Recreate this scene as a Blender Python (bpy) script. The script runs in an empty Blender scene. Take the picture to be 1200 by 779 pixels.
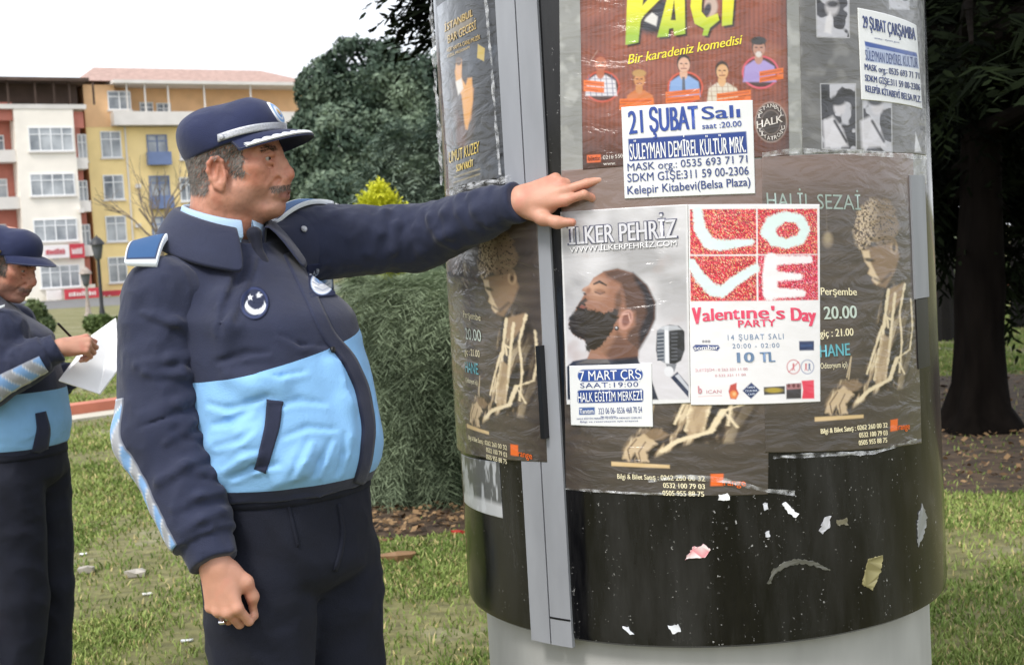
import bpy, bmesh, math, random
import numpy as np
from mathutils import Vector, Matrix
random.seed(7); rng = np.random.default_rng(7)
R_ = math.radians
SC = bpy.context.scene
COL = SC.collection
# ------------------------------------------------------------------ camera
FPX, PITCH, ROLL, CH = 1550.0, 0.0617, 0.0571, 1.5
IW, IH = 1200.0, 779.0
cp, sp_, cr, sr = math.cos(PITCH), math.sin(PITCH), math.cos(ROLL), math.sin(ROLL)
FW = np.array([0, cp, -sp_]); R0 = np.array([1.0, 0, 0]); U0 = np.array([0, sp_, cp])
CX = cr*R0 - sr*U0; CY = sr*R0 + cr*U0
CAMP = np.array([0, 0, CH])
cam_d = bpy.data.cameras.new('camera'); cam = bpy.data.objects.new('camera', cam_d); COL.objects.link(cam)
cam.matrix_world = Matrix(((CX[0], CY[0], -FW[0], 0), (CX[1], CY[1], -FW[1], 0), (CX[2], CY[2], -FW[2], CH), (0, 0, 0, 1)))
cam_d.sensor_fit = 'HORIZONTAL'; cam_d.sensor_width = 36.0; cam_d.lens = FPX/IW*36.0
cam_d.clip_start = 0.1; cam_d.clip_end = 2000
cam_d.dof.use_dof = True; cam_d.dof.focus_distance = 2.75; cam_d.dof.aperture_fstop = 9.0
SC.camera = cam
# ------------------------------------------------------------------ light
SUN_EL, SUN_AZ = R_(52), R_(215)          # azimuth clockwise from +Y
w = bpy.data.worlds.new('World'); SC.world = w; w.use_nodes = True
nt = w.node_tree; nt.nodes.clear()
sky = nt.nodes.new('ShaderNodeTexSky'); sky.sky_type = 'NISHITA'; sky.sun_disc = False
sky.sun_elevation = SUN_EL; sky.sun_rotation = SUN_AZ; sky.air_density = 1.0; sky.dust_density = 4.0; sky.ozone_density = 1.0
mixw = nt.nodes.new('ShaderNodeMix'); mixw.data_type = 'RGBA'; mixw.inputs[0].default_value = 0.72
mixw.inputs[7].default_value = (9.0, 9.25, 9.7, 1)      # the white cloud layer over the blue
bg = nt.nodes.new('ShaderNodeBackground'); bg.inputs[1].default_value = 0.10
wo = nt.nodes.new('ShaderNodeOutputWorld')
nt.links.new(sky.outputs[0], mixw.inputs[6]); nt.links.new(mixw.outputs[2], bg.inputs[0]); nt.links.new(bg.outputs[0], wo.inputs[0])
sun_d = bpy.data.lights.new('sun', 'SUN'); sun_d.energy = 1.3; sun_d.angle = R_(14); sun_d.color = (1, .96, .9)
sun = bpy.data.objects.new('sun', sun_d); COL.objects.link(sun)
sv = Vector((math.sin(SUN_AZ)*math.cos(SUN_EL), math.cos(SUN_AZ)*math.cos(SUN_EL), math.sin(SUN_EL)))
sun.rotation_euler = sv.to_track_quat('Z', 'Y').to_euler(); sun.location = (0, 0, 30)
SC.view_settings.view_transform = 'Standard'; SC.view_settings.look = 'None'
SC.view_settings.exposure = 0.92; SC.view_settings.gamma = 1.0; SC.view_settings.use_curve_mapping = False
SC.render.engine = 'CYCLES'
SC.cycles.max_bounces = 6; SC.cycles.transparent_max_bounces = 12; SC.cycles.caustics_reflective = False; SC.cycles.caustics_refractive = False

# ------------------------------------------------------------------ picture <-> world helpers
def proj(P):
    P = np.asarray(P, float) - CAMP
    d = P @ FW
    return np.stack([IW/2 + FPX*(P @ CX)/d, IH/2 - FPX*(P @ CY)/d], -1)
def ray(px, py):
    px = np.asarray(px, float); py = np.asarray(py, float)
    return FW + ((px-IW/2)/FPX)[..., None]*CX + ((IH/2-py)/FPX)[..., None]*CY
def at(px, py, depth):
    return CAMP + ray(px, py)*np.asarray(depth, float)[..., None]
def ground(px, py, z=0.0):
    r = ray(px, py); t = (z-CH)/r[..., 2]
    return CAMP + r*t[..., None]
# ------------------------------------------------------------------ colours
def lin(c):
    if isinstance(c, str): c = [int(c[i:i+2], 16)/255 for i in (0, 2, 4)]
    c = np.asarray(c, float)
    return np.where(c <= .04045, c/12.92, ((c+.055)/1.055)**2.4)
# ------------------------------------------------------------------ objects
def tag(o, label=None, cat=None, group=None, kind=None):
    if label: o['label'] = label
    if cat: o['category'] = cat
    if group: o['group'] = group
    if kind: o['kind'] = kind
    return o
def thing(name, label, cat, loc=(0, 0, 0), rz=0, group=None):
    o = bpy.data.objects.new(name, None); COL.objects.link(o); o.empty_display_size = .1
    o.location = loc; o.rotation_euler = (0, 0, rz)
    return tag(o, label, cat, group)
def link(name, me, parent=None):
    o = bpy.data.objects.new(name, me); COL.objects.link(o)
    if parent is not None: o.parent = parent
    return o
def meshnp(name, V, F, mats, parent=None, col=None, smooth=True, fmat=None, lab=None):
    """V (n,3); F (m,k) or list of such arrays"""
    V = np.asarray(V, np.float32); Fs = F if isinstance(F, list) else [F]
    Fs = [np.asarray(f, np.int32) for f in Fs if len(f)]
    me = bpy.data.meshes.new(name); me.vertices.add(len(V)); me.vertices.foreach_set('co', V.ravel())
    nl = sum(f.size for f in Fs); npol = sum(len(f) for f in Fs)
    me.loops.add(nl); me.loops.foreach_set('vertex_index', np.concatenate([f.ravel() for f in Fs]))
    me.polygons.add(npol)
    tot = np.concatenate([np.full(len(f), f.shape[1], np.int32) for f in Fs])
    me.polygons.foreach_set('loop_start', (np.cumsum(tot)-tot).astype(np.int32))
    me.polygons.foreach_set('use_smooth', np.full(npol, smooth, bool))
    if fmat is not None: me.polygons.foreach_set('material_index', np.asarray(fmat, np.int32))
    for m in (mats if isinstance(mats, (list, tuple)) else [mats]): me.materials.append(m)
    me.update(calc_edges=True)
    if col is not None:
        a = me.color_attributes.new('Col', 'FLOAT_COLOR', 'POINT')
        c = np.ones((len(V), 4), np.float32); c[:, :3] = col; a.data.foreach_set('color', c.ravel())
    o = link(name, me, parent)
    if lab: o['label'] = lab
    return o
class MB:
    """collects boxes, tubes, lathes into one mesh"""
    def __init__(s): s.bm = bmesh.new()
    def box(s, lo, hi, bev=0.0, M=None):
        lo, hi = Vector(lo), Vector(hi)
        r = bmesh.ops.create_cube(s.bm, size=1)
        vs = r['verts']
        for v in vs: v.co = Vector(((lo[i]+hi[i])/2 + v.co[i]*(hi[i]-lo[i]) for i in range(3)))
        if bev:
            es = list({e for v in vs for e in v.link_edges})
            bb = bmesh.ops.bevel(s.bm, geom=es, offset=bev, segments=2, affect='EDGES', profile=.6)
            vs = list({v for f in bb['faces'] for v in f.verts} | {v for v in vs if v.is_valid})
        if M is not None:
            for v in vs: v.co = M @ v.co
        return s
    def tube(s, pts, rad, n=8, cap=True):
        pts = [Vector(p) for p in pts]; rads = rad if hasattr(rad, '__len__') else [rad]*len(pts)
        rings = []
        a = None
        for i, p in enumerate(pts):
            t = (pts[min(i+1, len(pts)-1)] - pts[max(i-1, 0)]).normalized()
            if a is None: a = t.orthogonal().normalized()
            else: a = (a - t*a.dot(t)).normalized()
            b = t.cross(a)
            rings.append([s.bm.verts.new(p + (a*math.cos(2*math.pi*k/n) + b*math.sin(2*math.pi*k/n))*rads[i]) for k in range(n)])
        for r1, r2 in zip(rings, rings[1:]):
            for k in range(n): s.bm.faces.new((r1[k], r1[(k+1) % n], r2[(k+1) % n], r2[k]))
        if cap:
            s.bm.faces.new(rings[0][::-1]); s.bm.faces.new(rings[-1])
        return s
    def lathe(s, prof, n=24, c=(0, 0, 0)):
        rings = [[s.bm.verts.new((c[0]+r*math.cos(2*math.pi*k/n), c[1]+r*math.sin(2*math.pi*k/n), c[2]+z)) for k in range(n)] for r, z in prof]
        for r1, r2 in zip(rings, rings[1:]):
            for k in range(n): s.bm.faces.new((r1[k], r1[(k+1) % n], r2[(k+1) % n], r2[k]))
        s.bm.faces.new(rings[0][::-1]); s.bm.faces.new(rings[-1])
        return s
    def build(s, name, mat, parent=None, smooth=False, lab=None):
        bmesh.ops.recalc_face_normals(s.bm, faces=s.bm.faces)
        me = bpy.data.meshes.new(name); s.bm.to_mesh(me); s.bm.free(); me.materials.append(mat)
        for p in me.polygons: p.use_smooth = smooth
        if smooth:
            try: me.set_sharp_from_angle(angle=R_(40))
            except Exception: pass
        o = link(name, me, parent)
        if lab: o['label'] = lab
        return o
# ------------------------------------------------------------------ materials
def nmat(name):
    m = bpy.data.materials.new(name); m.use_nodes = True; t = m.node_tree
    return m, t, t.nodes['Principled BSDF']
def N(t, kind, **kw):
    n = t.nodes.new(kind)
    for k, v in kw.items():
        if k.startswith('i_'): n.inputs[k[2:].replace('_', ' ')].default_value = v
        else: setattr(n, k, v)
    return n
def mat(name, c, rough=.6, var=.12, scale=12, metal=0, bump=0, bscale=60, coat=0, coatr=.1, spec=.5, c2=None, stretch=None, sheen=0, attr=None, subs=0, detail=4):
    """procedural material: base colour with noise variation, optional second colour, bump and coat"""
    m, t, b = nmat(name)
    tc = N(t, 'ShaderNodeTexCoord'); src = tc.outputs['Object']
    if stretch:
        mp = N(t, 'ShaderNodeMapping'); mp.inputs['Scale'].default_value = stretch
        t.links.new(src, mp.inputs[0]); src = mp.outputs[0]
    nz = N(t, 'ShaderNodeTexNoise', i_Scale=scale, i_Detail=detail); t.links.new(src, nz.inputs['Vector'])
    if attr:
        at_ = N(t, 'ShaderNodeAttribute', attribute_name=attr); basec = at_.outputs['Color']
        mul = N(t, 'ShaderNodeMix', data_type='RGBA', blend_type='MULTIPLY'); mul.inputs[0].default_value = 1
        ra = N(t, 'ShaderNodeMapRange'); ra.inputs[3].default_value = 1-var; ra.inputs[4].default_value = 1+var
        t.links.new(nz.outputs['Fac'], ra.inputs[0]); t.links.new(basec, mul.inputs[6]); t.links.new(ra.outputs[0], mul.inputs[7])
        t.links.new(mul.outputs[2], b.inputs['Base Color'])
    else:
        c = lin(c); ca = np.clip(c*(1-var), 0, 1); cb = np.clip(c*(1+var), 0, 1) if c2 is None else lin(c2)
        rp = N(t, 'ShaderNodeValToRGB'); rp.color_ramp.elements[0].position = .32; rp.color_ramp.elements[1].position = .68
        rp.color_ramp.elements[0].color = (*ca, 1); rp.color_ramp.elements[1].color = (*cb, 1)
        t.links.new(nz.outputs['Fac'], rp.inputs[0]); t.links.new(rp.outputs[0], b.inputs['Base Color'])
    b.inputs['Roughness'].default_value = rough; b.inputs['Metallic'].default_value = metal
    b.inputs['Specular IOR Level'].default_value = spec
    b.inputs['Coat Weight'].default_value = coat; b.inputs['Coat Roughness'].default_value = coatr
    if sheen: b.inputs['Sheen Weight'].default_value = sheen; b.inputs['Sheen Roughness'].default_value = .5
    if subs: b.inputs['Subsurface Weight'].default_value = subs; b.inputs['Subsurface Radius'].default_value = (.012, .005, .003); b.inputs['Subsurface Scale'].default_value = 1
    if bump:
        n2 = N(t, 'ShaderNodeTexNoise', i_Scale=bscale, i_Detail=5); t.links.new(src, n2.inputs['Vector'])
        bp = N(t, 'ShaderNodeBump', i_Strength=bump); bp.inputs['Distance'].default_value = .004
        t.links.new(n2.outputs['Fac'], bp.inputs['Height']); t.links.new(bp.outputs[0], b.inputs['Normal'])
        if coat: t.links.new(bp.outputs[0], b.inputs['Coat Normal'])
    return m
# value noise for numpy
_perm = rng.random((64, 64, 64)).astype(np.float32)
def vnoise(P, scale, seed=0):
    Q = np.asarray(P, np.float32)*scale + np.float32(seed*17.3)
    i = np.floor(Q).astype(int); f = Q-i; f = f*f*(3-2*f)
    o = 0
    for dx in (0, 1):
        for dy in (0, 1):
            for dz in (0, 1):
                wgt = (f[..., 0] if dx else 1-f[..., 0])*(f[..., 1] if dy else 1-f[..., 1])*(f[..., 2] if dz else 1-f[..., 2])
                o = o + wgt*_perm[(i[..., 0]+dx) & 63, (i[..., 1]+dy) & 63, (i[..., 2]+dz) & 63]
    return o
def fbm(P, scale, seed=0, n=3):
    return sum(vnoise(P, scale*2**k, seed+k)*.5**k for k in range(n))/sum(.5**k for k in range(n))
# ------------------------------------------------------------------ advertising column
AX, AY, CR, PB, PT = 0.4362, 3.2414, 0.58, 0.663, 2.75
def cylhit(px, py, r=CR):
    d = ray(px, py); dx, dy = d[..., 0], d[..., 1]
    a = dx*dx+dy*dy; b = -(AX*dx+AY*dy); c = AX*AX+AY*AY-r*r
    t = (-b-np.sqrt(np.maximum(b*b-a*c, 0)))/a
    x = dx*t-AX; y = dy*t-AY
    return np.arctan2(x, -y), CH+d[..., 2]*t
def cylpos(th, z, r):
    return np.stack([AX+np.sin(th)*r, AY-np.cos(th)*r, z+0*th], -1)
def arc_shell(th0, th1, z0, z1, r0, r1, n=8):
    """solid curved slab between two radii"""
    th = np.linspace(th0, th1, n); V = []; F = []
    for t in th:
        for r, z in ((r0, z0), (r1, z0), (r1, z1), (r0, z1)): V.append(cylpos(np.float64(t), np.float64(z), r))
    for i in range(n-1):
        for k in range(4):
            F.append((i*4+k, i*4+(k+1) % 4, (i+1)*4+(k+1) % 4, (i+1)*4+k))
    F += [(0, 3, 2, 1), tuple((n-1)*4+k for k in range(4))]
    return np.array(V), np.array(F)

M_panel, t_, b_ = nmat('black acrylic'); b_.inputs['Coat Weight'].default_value = .0; b_.inputs['Coat Roughness'].default_value = .05
tc = N(t_, 'ShaderNodeTexCoord')
b_.inputs['Roughness'].default_value = .16; b_.inputs['Specular IOR Level'].default_value = .42
n1 = N(t_, 'ShaderNodeTexNoise', i_Scale=9, i_Detail=8, i_Roughness=.65); mp = N(t_, 'ShaderNodeMapping'); mp.inputs['Scale'].default_value = (1, 1, .2)
t_.links.new(tc.outputs['Object'], mp.inputs[0]); t_.links.new(mp.outputs[0], n1.inputs['Vector'])
n2 = N(t_, 'ShaderNodeTexNoise', i_Scale=160, i_Detail=3); t_.links.new(tc.outputs['Object'], n2.inputs['Vector'])
n3 = N(t_, 'ShaderNodeTexNoise', i_Scale=34, i_Detail=6); t_.links.new(mp.outputs[0], n3.inputs['Vector'])
r1 = N(t_, 'ShaderNodeValToRGB'); e = r1.color_ramp.elements; e[0].position = .4; e[0].color = (0.004, .004, .005, 1); e[1].position = .78; e[1].color = (.036, .036, .038, 1)
r2 = N(t_, 'ShaderNodeValToRGB'); e = r2.color_ramp.elements; e[0].position = .66; e[0].color = (0, 0, 0, 1); e[1].position = .72; e[1].color = (.5, .5, .5, 1)
r3 = N(t_, 'ShaderNodeValToRGB'); e = r3.color_ramp.elements; e[0].position = .5; e[0].color = (0, 0, 0, 1); e[1].position = .62; e[1].color = (1, 1, 1, 1)
mm = N(t_, 'ShaderNodeMix', data_type='RGBA', blend_type='MULTIPLY'); mm.inputs[0].default_value = 1
ad = N(t_, 'ShaderNodeMix', data_type='RGBA', blend_type='ADD'); ad.inputs[0].default_value = .8
for a, b in ((n1.outputs[0], r1.inputs[0]), (n2.outputs[0], r2.inputs[0]), (n3.outputs[0], r3.inputs[0]), (r2.outputs[0], mm.inputs[6]), (r3.outputs[0], mm.inputs[7]),
             (r1.outputs[0], ad.inputs[6]), (mm.outputs[2], ad.inputs[7]), (ad.outputs[2], b_.inputs['Base Color'])): t_.links.new(a, b)
mr = N(t_, 'ShaderNodeMapRange'); mr.inputs[1].default_value = .35; mr.inputs[2].default_value = .75; mr.inputs[3].default_value = .06; mr.inputs[4].default_value = .35
t_.links.new(n1.outputs[0], mr.inputs[0]); t_.links.new(mr.outputs[0], b_.inputs['Roughness'])

M_alu = mat('grey painted metal', '8f9299', .45, .10, 14, bump=.05, bscale=90, stretch=(1, 1, .25))
M_base = mat('white grey fibreglass', 'a6a7a6', .55, .14, 7, bump=.08, bscale=50, stretch=(1, 1, .4))
M_black = mat('black rubber', '101114', .4, .2, 20)
col_root = thing('advertising_column', 'tall round advertising column with black panels covered in posters on a pale round base', 'advertising column', (AX, AY, 0))
def colpart(name, V, F, m, smooth=True, lab=None):
    V = np.asarray(V) - np.array([AX, AY, 0])
    o = meshnp(name, V, F, m, col_root, smooth=smooth, lab=lab)
    try: o.data.set_sharp_from_angle(angle=R_(35))
    except Exception: pass
    return o
MB().lathe([(CR-.04, PB+.005), (CR-.012, PB), (CR-.003, PB+.006), (CR, PB+.02), (CR, PT), (CR-.02, PT+.004)], 128).build('panel', M_panel, col_root, True)
MB().lathe([(.60, -.3), (.60, .04), (.575, .06), (CR-.042, .1), (CR-.042, PB+.002), (CR-.06, PB+.004)], 96).build('base', M_base, col_root, True)
MB().lathe([(CR-.03, PT+.006), (CR+.05, PT+.008), (CR+.06, PT+.03), (CR+.06, PT+.15), (CR+.03, PT+.2), (.1, PT+.36), (.02, PT+.38)], 96).build('roof_cap', M_alu, col_root, True)
tA = cylhit(np.array([583.5, 624.5]), np.array([10., 735.]))[0].mean(); tB = cylhit(np.array([634., 669.5]), np.array([10., 735.]))[0].mean()
tS = cylhit(np.array([607., 646.5]), np.array([10., 735.]))[0].mean()
for a, b in ((tA, tS-.003), (tS+.003, tB)):
    V, F = arc_shell(a, b, PB-.012, PT-.001, CR-.004, CR+.007, 6); colpart('cover_strip', V, F, M_alu)
V, F = arc_shell(tS+.004, tB-.002, PB+.045, PB+.049, CR, CR+.0078, 5); colpart('strip_joint', V, F, M_black)
# black lock bar over the joint
q = cylhit(np.array([642., 640.]), np.array([404., 512.])); hb0, hb1 = q[1][1], q[1][0]; tb = q[0].mean()
V, F = arc_shell(tb-.009, tb+.009, hb0, hb1, CR+.004, CR+.024, 4); colpart('lock_bar', V, F, M_black)
# strip on the far right, half grey and half black with bright ends
q = cylhit(np.array([1068., 1084.]), np.array([300., 300.]), CR); zz = cylhit(np.array([1076.]*4), np.array([206., 350., 432., 418.]), CR)[1]
V, F = arc_shell(q[0][0], q[0][1], zz[1]+.001, zz[0], CR-.002, CR+.006, 5); colpart('side_strip', V, F, M_alu)
V, F = arc_shell(q[0][0]+.01, q[0][1]-.01, zz[2], zz[1]-.001, CR-.002, CR+.004, 5); colpart('side_strip_foot', V, F, M_black)

# ------------------------------------------------------------------ printed sheets on the column
def wrinkled(name, rough=.32, coat=.85, var=.04, bump=.8, attr='Col', c='ffffff'):
    """printed paper under clear film: glossy coat broken by creases"""
    m, t, b = nmat(name); tc = N(t, 'ShaderNodeTexCoord')
    if attr:
        a = N(t, 'ShaderNodeAttribute', attribute_name=attr); t.links.new(a.outputs['Color'], b.inputs['Base Color'])
    else:
        nz = N(t, 'ShaderNodeTexNoise', i_Scale=25, i_Detail=4); t.links.new(tc.outputs['Object'], nz.inputs['Vector'])
        rp = N(t, 'ShaderNodeValToRGB'); cc = lin(c); rp.color_ramp.elements[0].color = (*(cc*(1-var)), 1); rp.color_ramp.elements[1].color = (*np.clip(cc*(1+var), 0, 1), 1)
        t.links.new(nz.outputs[0], rp.inputs[0]); t.links.new(rp.outputs[0], b.inputs['Base Color'])
    b.inputs['Roughness'].default_value = rough; b.inputs['Coat Weight'].default_value = coat; b.inputs['Coat Roughness'].default_value = .09
    mp = N(t, 'ShaderNodeMapping'); mp.inputs['Scale'].default_value = (1, 1, 2.6); mp.inputs['Rotation'].default_value = (0, .25, 0); t.links.new(tc.outputs['Object'], mp.inputs[0])
    n1 = N(t, 'ShaderNodeTexNoise', i_Scale=9, i_Detail=5, i_Distortion=1.2); t.links.new(mp.outputs[0], n1.inputs['Vector'])
    n2 = N(t, 'ShaderNodeTexNoise', noise_type='RIDGED_MULTIFRACTAL', i_Scale=5, i_Detail=4, i_Distortion=.8); t.links.new(mp.outputs[0], n2.inputs['Vector'])
    s = N(t, 'ShaderNodeMath', operation='MULTIPLY_ADD'); s.inputs[1].default_value = .35
    t.links.new(n2.outputs[0], s.inputs[0]); t.links.new(n1.outputs[0], s.inputs[2])
    bp = N(t, 'ShaderNodeBump', i_Strength=bump); bp.inputs['Distance'].default_value = .012; t.links.new(s.outputs[0], bp.inputs['Height'])
    t.links.new(bp.outputs[0], b.inputs['Coat Normal'])
    return m
M_print = wrinkled('printed poster under film'); M_notice = wrinkled('plain printed notice', coat=.3, bump=.25)
_ink = {}
def ink(c, coat=.75, bump=.5):
    k = (c, coat)
    if k not in _ink: _ink[k] = wrinkled('ink '+c, coat=coat, bump=bump, attr=None, c=c, var=.12)
    return _ink[k]
class Art:
    """paints colours on the points of a sheet; coordinates are positions on the sheet"""
    def __init__(s, X, Y): s.X, s.Y = X, Y; s.C = np.zeros(X.shape+(3,)); s.Q = np.stack([X, Y, 0*X], -1)
    def blend(s, col, a):
        col = lin(col) if isinstance(col, str) else col
        s.C = s.C*(1-a[..., None]) + np.asarray(col)*a[..., None]
    def fill(s, c): s.C[...] = lin(c)
    def sd(s, pts):
        P = np.asarray(pts, float); d = np.full(s.X.shape, 1e9); ins = np.zeros(s.X.shape, bool)
        for a, b in zip(P, np.roll(P, -1, 0)):
            ex, ey = b-a; wx, wy = s.X-a[0], s.Y-a[1]
            h = np.clip((wx*ex+wy*ey)/(ex*ex+ey*ey+1e-9), 0, 1)
            d = np.minimum(d, (wx-ex*h)**2+(wy-ey*h)**2)
            if b[1] != a[1]:
                c = ((a[1] > s.Y) != (b[1] > s.Y)) & (s.X < (b[0]-a[0])*(s.Y-a[1])/(b[1]-a[1])+a[0]); ins ^= c
        d = np.sqrt(d); return np.where(ins, -d, d)
    def poly(s, pts, c, soft=1.2, a=1.0, rough=0, rs=.3): 
        d = s.sd(pts)
        if rough: d = d+(fbm(s.Q, rs, 3)-.5)*rough
        s.blend(c, np.clip(.5-d/soft, 0, 1)*a)
    def stroke(s, pts, wd, c, soft=1.2, a=1.0, rough=0, rs=.3):
        P = np.asarray(pts, float); d = np.full(s.X.shape, 1e9); n = len(P)
        wds = np.full(n, wd, float) if np.isscalar(wd) else np.asarray(wd, float)
        for i in range(n-1):
            p, q = P[i], P[i+1]; ex, ey = q-p; wx, wy = s.X-p[0], s.Y-p[1]
            h = np.clip((wx*ex+wy*ey)/(ex*ex+ey*ey+1e-9), 0, 1)
            d = np.minimum(d, np.hypot(wx-ex*h, wy-ey*h)-(wds[i]*(1-h)+wds[i+1]*h)/2)
        if rough: d = d+(fbm(s.Q, rs, 5)-.5)*rough
        s.blend(c, np.clip(.5-d/soft, 0, 1)*a)
    def ell(s, cx, cy, rx, ry, c, rot=0, soft=1.2, a=1.0):
        x, y = s.X-cx, s.Y-cy; k, n = math.cos(rot), math.sin(rot); u, v = x*k+y*n, -x*n+y*k
        d = (np.hypot(u/rx, v/ry)-1)*min(rx, ry); s.blend(c, np.clip(.5-d/soft, 0, 1)*a)
    def noise(s, sc, amt, seed=0, n=3): s.C *= 1+amt*(fbm(s.Q, sc, seed, n)[..., None]-.5)*2
    def smear(s, c, sc, thr, a, seed=0): s.blend(c, np.clip((fbm(s.Q, sc, seed)-thr)/.12, 0, 1)*a)
def to_cyl(px, py, sh=(0, 0), r=CR):
    th, z = cylhit(np.asarray(px, float), np.asarray(py, float), r); return th+sh[0], z+sh[1]
def sheet(name, quad, off, paint, m, label, cat, group=None, res=1.0, sh=(0, 0), clip=None, thr=None, edge=0.0, frame=None):
    """quad: TL, TR, BR, BL corners; thr overrides the angles of corners; frame: shift of the drawing's own coordinates"""
    q = np.array(quad, float); th, z = to_cyl(q[:, 0], q[:, 1], (0, 0), CR+off)
    if thr is not None:
        for i, v in enumerate(thr):
            if v is not None: th[i] = v
    wpx = max(np.abs(q[1]-q[0]).max(), np.abs(q[2]-q[3]).max(), (th.max()-th.min())*350); hpx = max(abs(q[3, 1]-q[0, 1]), abs(q[2, 1]-q[1, 1]))
    nx, ny = int(wpx/res)+2, int(hpx/res)+2
    u, v = np.meshgrid(np.linspace(0, 1, nx), np.linspace(0, 1, ny))
    bl = lambda a: (a[0]*(1-u)+a[1]*u)*(1-v)+(a[3]*(1-u)+a[2]*u)*v
    T, Z = bl(th), bl(z)
    if edge:
        T = T+edge*(fbm(np.stack([u*0+3, v*9, v*0], -1), 1, 4)-.5)*np.clip(abs(u-.5)*6-2, 0, 1); Z = Z+edge*(fbm(np.stack([u*9, v*0, v*0], -1), 1, 5)-.5)*np.clip(abs(v-.5)*6-2, 0, 1)
    pucker = .0012*(fbm(np.stack([T*CR, Z, 0*T], -1), 22, 9)-.5)
    P = np.stack([AX+np.sin(T)*(CR+off+pucker), AY-np.cos(T)*(CR+off+pucker), Z], -1)
    ft = (0, 0) if frame is None else frame
    D = proj(np.stack([AX+np.sin(T-ft[0])*(CR+off), AY-np.cos(T-ft[0])*(CR+off), Z-ft[1]], -1))
    A = Art(D[..., 0], D[..., 1]); paint(A)
    idx = np.arange(nx*ny).reshape(ny, nx)
    F = np.stack([idx[:-1, :-1], idx[1:, :-1], idx[1:, 1:], idx[:-1, 1:]], -1).reshape(-1, 4)
    ctr = P.reshape(-1, 3).mean(0)
    # thickness: a hem of faces folded back towards the column round the border
    border = np.concatenate([idx[0, :], idx[1:, -1], idx[-1, -2::-1], idx[-2:0:-1, 0]])
    Pb = P.reshape(-1, 3)[border].copy(); cxy = np.array([AX, AY]); dd = Pb[:, :2]-cxy
    Pb[:, :2] = cxy+dd*(CR+.0003)/np.linalg.norm(dd, axis=1)[:, None]
    V = np.concatenate([P.reshape(-1, 3), Pb]); nb = len(border); k = np.arange(nb)+nx*ny
    Fb = np.stack([border, np.roll(border, -1), np.roll(k, -1), k], -1)
    C = np.concatenate([A.C.reshape(-1, 3), A.C.reshape(-1, 3)[border]])
    o = meshnp(name, V-ctr, [F, Fb], m, None, np.clip(C, 0, 1)*.92, True); o.location = ctr
    o['off'] = off; del o['off']
    tag(o, label, cat, group); o_off[o.name] = (off, ft)
    return o
o_off = {}
_gl = {}
def glyphs(body, bold=0.0, spacing=1.0):
    k = (body, spacing)
    if k in _gl: return _gl[k]
    c = bpy.data.curves.new('txt', 'FONT'); c.body = body; c.resolution_u = 3; c.space_character = spacing
    o = bpy.data.objects.new('txt', c); me = o.to_mesh(); bm = bmesh.new(); bm.from_mesh(me); o.to_mesh_clear(); bpy.data.objects.remove(o); bpy.data.curves.remove(c)
    xs = [v.co.x for v in bm.verts]; x0, x1 = min(xs), max(xs)
    for x in np.arange(x0+.12, x1, .12):
        bmesh.ops.bisect_plane(bm, geom=bm.verts[:]+bm.edges[:]+bm.faces[:], plane_co=(x, 0, 0), plane_no=(1, 0, 0))
    bmesh.ops.triangulate(bm, faces=bm.faces)
    bm.verts.index_update()
    V = np.array([v.co[:2] for v in bm.verts]); F = np.array([[v.index for v in f.verts] for f in bm.faces]); bm.free()
    V[:, 0] = (V[:, 0]-x0)/(x1-x0); V[:, 1] /= .682
    _gl[k] = (V, F); return V, F
def text(host, color, items, extra=.0008, name='lettering', coat=.75, bump=.5):
    """items: (body, (x0,y0), (x1,y1), cap height[, dict(bold, sag, shear, up)]) in the sheet's drawing coordinates"""
    off, ft = o_off[host.name]
    if len(items) > 1 and len(items) < 12:
        for it in items: text(host, color, [it], extra, name, coat, bump)
        return
    VV, FF, n = [], [], 0
    for it in items:
        body, p0, p1, h = it[:4]; kw = it[4] if len(it) > 4 else {}
        if kw.get('poly') is not None: V2 = np.array(kw['poly'], float); F = None
        else:
            V, F = glyphs(body, kw.get('bold', .0), kw.get('sp', 1.0))
            p0, p1 = np.array(p0, float), np.array(p1, float); d = p1-p0
            up = np.array(kw.get('up', (-.055, -1.0)))
            hh = h if np.isscalar(h) else (h[0]*(1-V[:, 0])+h[1]*V[:, 0])[:, None]
            bw = max(0, kw.get('bold', 0)); reps = [0] if bw < .003 else [-1, 0, 1]
            u = V[:, :1]+kw.get('shear', 0)*V[:, 1:]*h/ (np.linalg.norm(d)) if np.isscalar(h) else V[:, :1]
            V2 = p0+d*u+up*V[:, 1:]*hh + np.array([0, 1.0])*kw.get('sag', 0)*4*u*(1-u); hb_ = float(np.mean(hh)); dn_ = d/np.linalg.norm(d)
        for q_, rp_ in enumerate(reps):
            V3 = V2+dn_*rp_*bw*1.2*hb_; th, z = to_cyl(V3[:, 0], V3[:, 1], ft, CR+off+extra); P = cylpos(th, z, CR+off+extra+.0003*(len(VV) % 4))
            VV.append(P); FF.append(F+n); n += len(P)
    V = np.concatenate(VV)-np.array(host.location)
    return meshnp(name, V, np.concatenate(FF), ink(color, coat, bump), host, smooth=True)

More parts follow.
